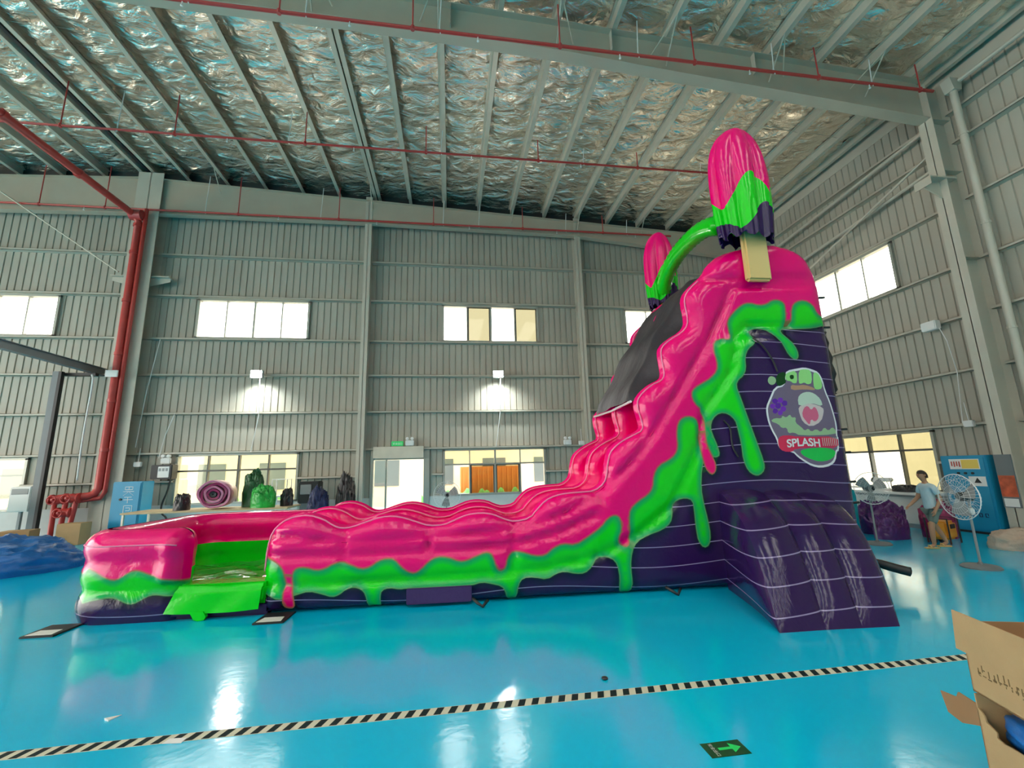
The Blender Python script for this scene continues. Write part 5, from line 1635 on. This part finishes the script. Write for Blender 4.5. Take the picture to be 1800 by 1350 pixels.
MB().box(-.145, -.078, .0005, .145, .078, .003).build('panel', 'sign_g', e)
MB().prism([(-.05, -.012), (.045, -.012), (.045, -.05), (.115, 0.0), (.045, .05), (.045, .012), (-.05, .012)], lambda p, q, tt: (p, q, tt), .0032, .0045).build('arrow', 'sign_l', e)
vs, fs = lettering('安全出口', .034)
ww = max(p[0] for p in vs)
MB().add([(-.095 + p[1] * .9, ww / 2 - p[0], .0042) for p in vs], fs).build('lettering', 'white', e)
tag(e, 'green floor sticker with an arrow on the cyan floor', 'sign')
o = MB().lathe([(.001, 0), (.03, .004), (.028, .015), (.001, .02)], (1.42, 4.34, 0.001), 10).build('floor_scrap', 'black', None, smooth=True)
tag(o, 'small black scrap lying above the striped tape', 'scrap')
o = MB().add([(-2.83, 4.5, .003), (-2.72, 4.53, .004), (-2.76, 4.44, .012), (-2.8, 4.46, .02), (-2.83, 4.5, .001), (-2.72, 4.53, .001), (-2.76, 4.44, .001), (-2.8, 4.46, .001)],
             [(0, 1, 2, 3), (7, 6, 5, 4), (0, 4, 5, 1), (1, 5, 6, 2), (2, 6, 7, 3), (3, 7, 4, 0)]).build('paper_scrap', 'white')
tag(o, 'small white paper scrap on the floor left of the tape reflection', 'scrap')
o = MB().add([(-2.12, 4.02, .003), (-1.98, 4.0, .004), (-1.97, 4.06, .008), (-2.1, 4.08, .004), (-2.12, 4.02, .002), (-1.98, 4.0, .002), (-1.97, 4.06, .0025), (-2.1, 4.08, .0025)],
             [(0, 1, 2, 3), (7, 6, 5, 4), (0, 4, 5, 1), (1, 5, 6, 2), (2, 6, 7, 3), (3, 7, 4, 0)]).build('paper_scrap', 'white')
tag(o, 'white paper scrap lying on the striped tape', 'scrap')

# stacked cartons at the corner, the upper one open, the lower one torn open over a blue bag
ax, bx_ = Vector((-.32, -.947, 0)), Vector((.955, -.29, 0))
P0 = Vector((3.0, 2.43, 0))
def quadbox(nm, m_, p, e1, e2, e3, par):
    p, e1, e2, e3 = Vector(p), Vector(e1), Vector(e2), Vector(e3)
    q = [p, p + e1, p + e1 + e2, p + e2]
    q += [v + e3 for v in q]
    return MB().add(q, [(0, 3, 2, 1), (4, 5, 6, 7), (0, 1, 5, 4), (1, 2, 6, 5), (2, 3, 7, 6), (3, 0, 4, 7)]).build(nm, m_, par)
Z = Vector((0, 0, 1))
LA, LB_ = .62, .62
lo_ = empty('torn_carton', P0)
O0 = Vector((0, 0, 0))
th = .008
quadbox('side', 'card', O0, bx_ * LB_, ax * th, Z * .6, lo_)
quadbox('side', 'card', O0 + ax * LA, bx_ * LB_, -ax * th, Z * .6, lo_)
quadbox('side', 'card', O0 + bx_ * LB_, ax * LA, -bx_ * th, Z * .6, lo_)
quadbox('bottom', 'card', O0, bx_ * LB_, ax * LA, Z * .01, lo_)
# torn front side: ragged upper edge
mb = MB()
rag = [(0, .53), (.03, .515), (.045, .50), (.05, .472), (.085, .463), (.112, .455), (.106, .425), (.15, .418), (.19, .424), (.26, .428), (.36, .42), (.5, .43), (LA, .44)]
poly = [(0, 0)] + [(LA, 0)] + rag[::-1]
mb.prism(poly, lambda p, q, tt: tuple(ax * p + bx_ * tt + Z * q), 0, th)
mb.build('torn_side', 'card', lo_)
# bent flap sticking out at the corner
mb = MB()
mb.prism([(0.0, .43), (0.0, .545), (.11, .555), (.13, .52), (.24, .505), (.21, .40), (.12, .385)], lambda p, q, tt: tuple(-ax * p - bx_ * (.12 * p) + bx_ * tt + Z * q), 0, .008)
mb.build('bent_flap', 'card_dark', lo_)
tag(lo_, 'torn lower carton at the corner with blue bag bulging out', 'box')
bag = MB()
def fn(u, v):
    a = 2 * math.pi * u
    b_ = math.pi * v
    w_ = 1 + .10 * math.sin(5 * a + 3 * b_) + .06 * math.sin(11 * a) - .10 * math.exp(-((v - .5) / .05) ** 2)
    p = ax * (.315 + .285 * math.cos(b_)) + bx_ * (.178 + .14 * math.sin(b_) ** .4 * math.cos(a) * w_) + Z * (.45 + .125 * math.sin(b_) ** .4 * math.sin(a) * w_)
    return tuple(P0 + p)
o = bag.grid(fn, 40, 30).build('blue_bag', 'blue_fabric', None, smooth=True)
tag(o, 'shiny blue bag stuffed inside the torn lower carton', 'bag')
up_ = empty('open_carton', P0 + Z * .612)
hu = .205
for nm, m_, p, e1, e2 in (('side', 'card', O0, ax * LA, bx_ * th), ('side', 'card', O0, bx_ * LB_, ax * th), ('side', 'card_dark', O0 + ax * LA, bx_ * LB_, -ax * th), ('side', 'card_dark', O0 + bx_ * LB_, ax * LA, -bx_ * th)):
    quadbox(nm, m_, p, e1, e2, Z * hu, up_)
quadbox('bottom', 'card_dark', O0, ax * LA, bx_ * LB_, Z * .01, up_)
quadbox('flap', 'card', O0 + Z * hu - ax * .055 - bx_ * .012, ax * (LA + .05), bx_ * th, Z * .222 + ax * .03 - bx_ * .004, up_)
quadbox('flap', 'card_dark', O0 + Z * hu, bx_ * LB_, ax * th, Z * .16 - ax * .03, up_)
quadbox('flap', 'card_dark', O0 + Z * hu + bx_ * LB_, ax * LA, bx_ * th, Z * .17 + bx_ * .06, up_)
# printed marks on the side
pm = MB()
r_ = random.Random(5)
M['print'] = mat('brown_print', (.16, .09, .03), .7)
for k in range(15):
    s = .06 + .034 * k
    for q in range(3):
        a, c = s + r_.uniform(0, .012), s + r_.uniform(.015, .026)
        z0 = .145 - r_.uniform(0, .04); hh = r_.uniform(.004, .012) if q else .035
        w_ = (c - a) if q else .006
        v = [ax * (a + 0) - bx_ * .001 + Z * z0, ax * (a + w_) - bx_ * .001 + Z * z0, ax * (a + w_) - bx_ * .001 + Z * (z0 + hh), ax * a - bx_ * .001 + Z * (z0 + hh)]
        pm.add(v + [p + bx_ * .001 for p in v], [(0, 1, 2, 3), (7, 6, 5, 4), (0, 4, 5, 1), (1, 5, 6, 2), (2, 6, 7, 3), (3, 7, 4, 0)])
o = pm.build('printed_marks', 'print', up_)
o['kind'] = 'stuff'
tag(up_, 'open brown carton with raised flaps stacked on the torn carton', 'box')

# ================================================================== THE PERSON
def skin_mesh(name, joints, edges, m_, parent, root=0, sub=2):
    me = bpy.data.meshes.new(name)
    me.from_pydata([j[0] for j in joints], edges, [])
    ob = bpy.data.objects.new(name, me)
    COL.objects.link(ob)
    sm = ob.modifiers.new('skin', 'SKIN')
    sm.use_smooth_shade = True
    ss = ob.modifiers.new('sub', 'SUBSURF'); ss.levels = sub; ss.render_levels = sub
    sv = me.skin_vertices[0].data
    for i, j in enumerate(joints):
        r = j[1]
        sv[i].radius = r if isinstance(r, tuple) else (r, r)
        sv[i].use_root = (i == root)
    dg = bpy.context.evaluated_depsgraph_get()
    ev = bpy.data.meshes.new_from_object(ob.evaluated_get(dg))
    ev.materials.clear()
    ev.materials.append(M[m_])
    ev.polygons.foreach_set('use_smooth', [True] * len(ev.polygons))
    bpy.data.objects.remove(ob)
    o = bpy.data.objects.new(name, ev)
    COL.objects.link(o)
    o.parent = parent
    return o
# local frame: faces -y, x to the person's left; walking stride
pe = empty('person', (10.5, 8.62, 0), math.radians(-104))
J = [((0, .0, .86), (.105, .08)),          # 0 pelvis
     ((0, -.01, 1.02), (.085, .065)), ((0, -.02, 1.20), (.105, .065)), ((0, -.02, 1.32), (.085, .05)), ((0, -.03, 1.40), .045), ((0, -.05, 1.45), .058), ((0, -.065, 1.53), (.088, .105)), ((0, -.06, 1.61), (.075, .088)),
     ((.09, 0, .80), .07), ((.10, -.14, .46), .055), ((.10, -.15, .28), .05), ((.10, -.15, .07), .036), ((.11, -.27, .035), (.04, .028)),      # left leg 8-12
     ((-.09, 0, .80), .07), ((-.10, .08, .45), .055), ((-.10, .18, .27), .05), ((-.10, .26, .09), .036), ((-.11, .15, .035), (.04, .028)),   # right leg 13-17
     ((.17, -.02, 1.30), .045), ((.22, .06, 1.04), .042), ((.22, -.06, .84), .033), ((.215, -.10, .77), (.036, .02)),                      # left arm 18-21
     ((-.17, -.02, 1.30), .045), ((-.23, -.06, 1.05), .042), ((-.22, -.24, .90), .033), ((-.215, -.30, .86), (.036, .02))]                  # right arm 22-25
E_ = [(0, 1), (1, 2), (2, 3), (3, 4), (4, 5), (5, 6), (6, 7), (0, 8), (8, 9), (9, 10), (10, 11), (11, 12), (0, 13), (13, 14), (14, 15), (15, 16), (16, 17),
      (3, 18), (18, 19), (19, 20), (20, 21), (3, 22), (22, 23), (23, 24), (24, 25)]
for base, s, dirv in ((21, 1, Vector((0, -.35, -.94))), (25, -1, Vector((0, -.75, -.66)))):
    p = Vector(J[base][0])
    for k, (off, ln) in enumerate(((-.026, .062), (-.009, .074), (.009, .07), (.026, .055))):
        a = len(J)
        q1 = p + Vector((off, 0, 0)) + dirv * .035
        q2 = q1 + dirv * ln * .55 + Vector((-s * .012, 0, 0))
        J += [(tuple(q1), .0095), (tuple(q2), .0085), (tuple(q2 + dirv * ln * .4 + Vector((-s * .02, 0, 0))), .007)]
        E_ += [(base, a), (a, a + 1), (a + 1, a + 2)]
    a = len(J)
    t1 = p + Vector((-s * .02, -.035, -.005))
    J += [(tuple(t1), .011), (tuple(t1 + dirv * .035 + Vector((0, -.015, 0))), .009)]
    E_ += [(base, a), (a, a + 1)]
body = skin_mesh('body', J, E_, 'skin', pe)
# face: nose, eyes, mouth, ears
MB().lathe([(.001, -.03), (.014, -.012), (.016, .005), (.001, .02)], (0, -.155, 1.535), 8).build('nose', 'skin', pe, smooth=True)
for s in (-1, 1):
    MB().lathe([(.001, -.011), (.011, 0), (.001, .011)], (s * .032, -.142, 1.56), 8).build('eye', 'hair', pe, smooth=True)
    MB().lathe([(.001, -.03), (.014, -.01), (.018, .012), (.001, .03)], (s * .082, -.06, 1.54), 8).build('ear', 'skin', pe, smooth=True)
MB().rbox(-.024, -.15, 1.487, .024, -.135, 1.495, .003).build('mouth', 'red_print', pe)
def fn(u, v):
    a = 2 * math.pi * u
    el = math.pi / 2 * (1 - v) - .15 * v
    k = 1.0 if math.sin(a) > -.35 else .8
    return (.088 * math.cos(el) * math.cos(a), -.058 + .104 * math.cos(el) * math.sin(a) * k, 1.565 + .088 * math.sin(el) - (.07 * v ** 2 if math.sin(a) > -.1 else -.02 * v))
MB().grid(fn, 26, 10).build('hair', 'hair', pe, smooth=True)
# t-shirt and shorts over the body
SJ = [((0, -.01, .72), (.145, .115)), ((0, -.01, .95), (.14, .11)), ((0, -.02, 1.2), (.16, .105)), ((0, -.02, 1.33), (.13, .085)), ((0, -.025, 1.39), (.07, .06)),
      ((.175, -.01, 1.29), .068), ((.21, .03, 1.12), .058), ((-.175, -.02, 1.29), .068), ((-.215, -.045, 1.12), .058)]
skin_mesh('shirt', SJ, [(0, 1), (1, 2), (2, 3), (3, 4), (3, 5), (5, 6), (3, 7), (7, 8)], 'shirt', pe)
HJ = [((0, 0, .84), (.135, .10)), ((.085, -.01, .76), .095), ((.095, -.11, .50), .082), ((-.085, .0, .76), .095), ((-.095, .065, .50), .082)]
skin_mesh('shorts', HJ, [(0, 1), (1, 2), (0, 3), (3, 4)], 'shorts', pe)
for (x, y, z) in ((.11, -.20, 0), (-.11, .21, 0)):
    MB().rbox(x - .05, y - .15, z, x + .05, y + .12, z + .03, .012).build('sandal', 'tan', pe)
    MB().tube([(x - .05, y - .05, .02), (x - .02, y - .06, .07), (x + .02, y - .06, .07), (x + .05, y - .05, .02)], .014, 6).build('sandal_strap', 'tan', pe)
tag(pe, 'person in a pale blue shirt and shorts walking past the side window', 'person')

# repeats of a kind share a group phrase
GROUPS = {'sprinkler_pipe': 'red sprinkler pipes under the roof', 'floodlight': 'floodlights on the back wall', 'emergency_light': 'twin-head emergency lights on the back wall',
          'junction_box': 'white junction boxes on the walls', 'cable_drop': 'white cables on the back wall', 'carton': 'closed cartons left of the pool', 'blue_tarpaulin': 'blue tarpaulins left of the pool',
          'green_bundle': 'green bundles on the packing table', 'black_bundle': 'black bundles behind the slide', 'purple_bundle': 'purple bundles by the counter', 'sandbag_heap': 'sandy sack heaps by the cabinet',
          'pedestal_fan': 'pedestal fans in the hall', 'paper_scrap': 'paper scraps on the floor', 'tie_pipe': 'grey tie pipes on the side wall', 'bracing_rod': 'slanting bracing rods', 'hedge': 'hedges in the yard'}
for o in list(bpy.data.objects):
    k = o.name.split('.')[0]
    if o.parent is None and k in GROUPS and o.get('label'):
        o['group'] = GROUPS[k]
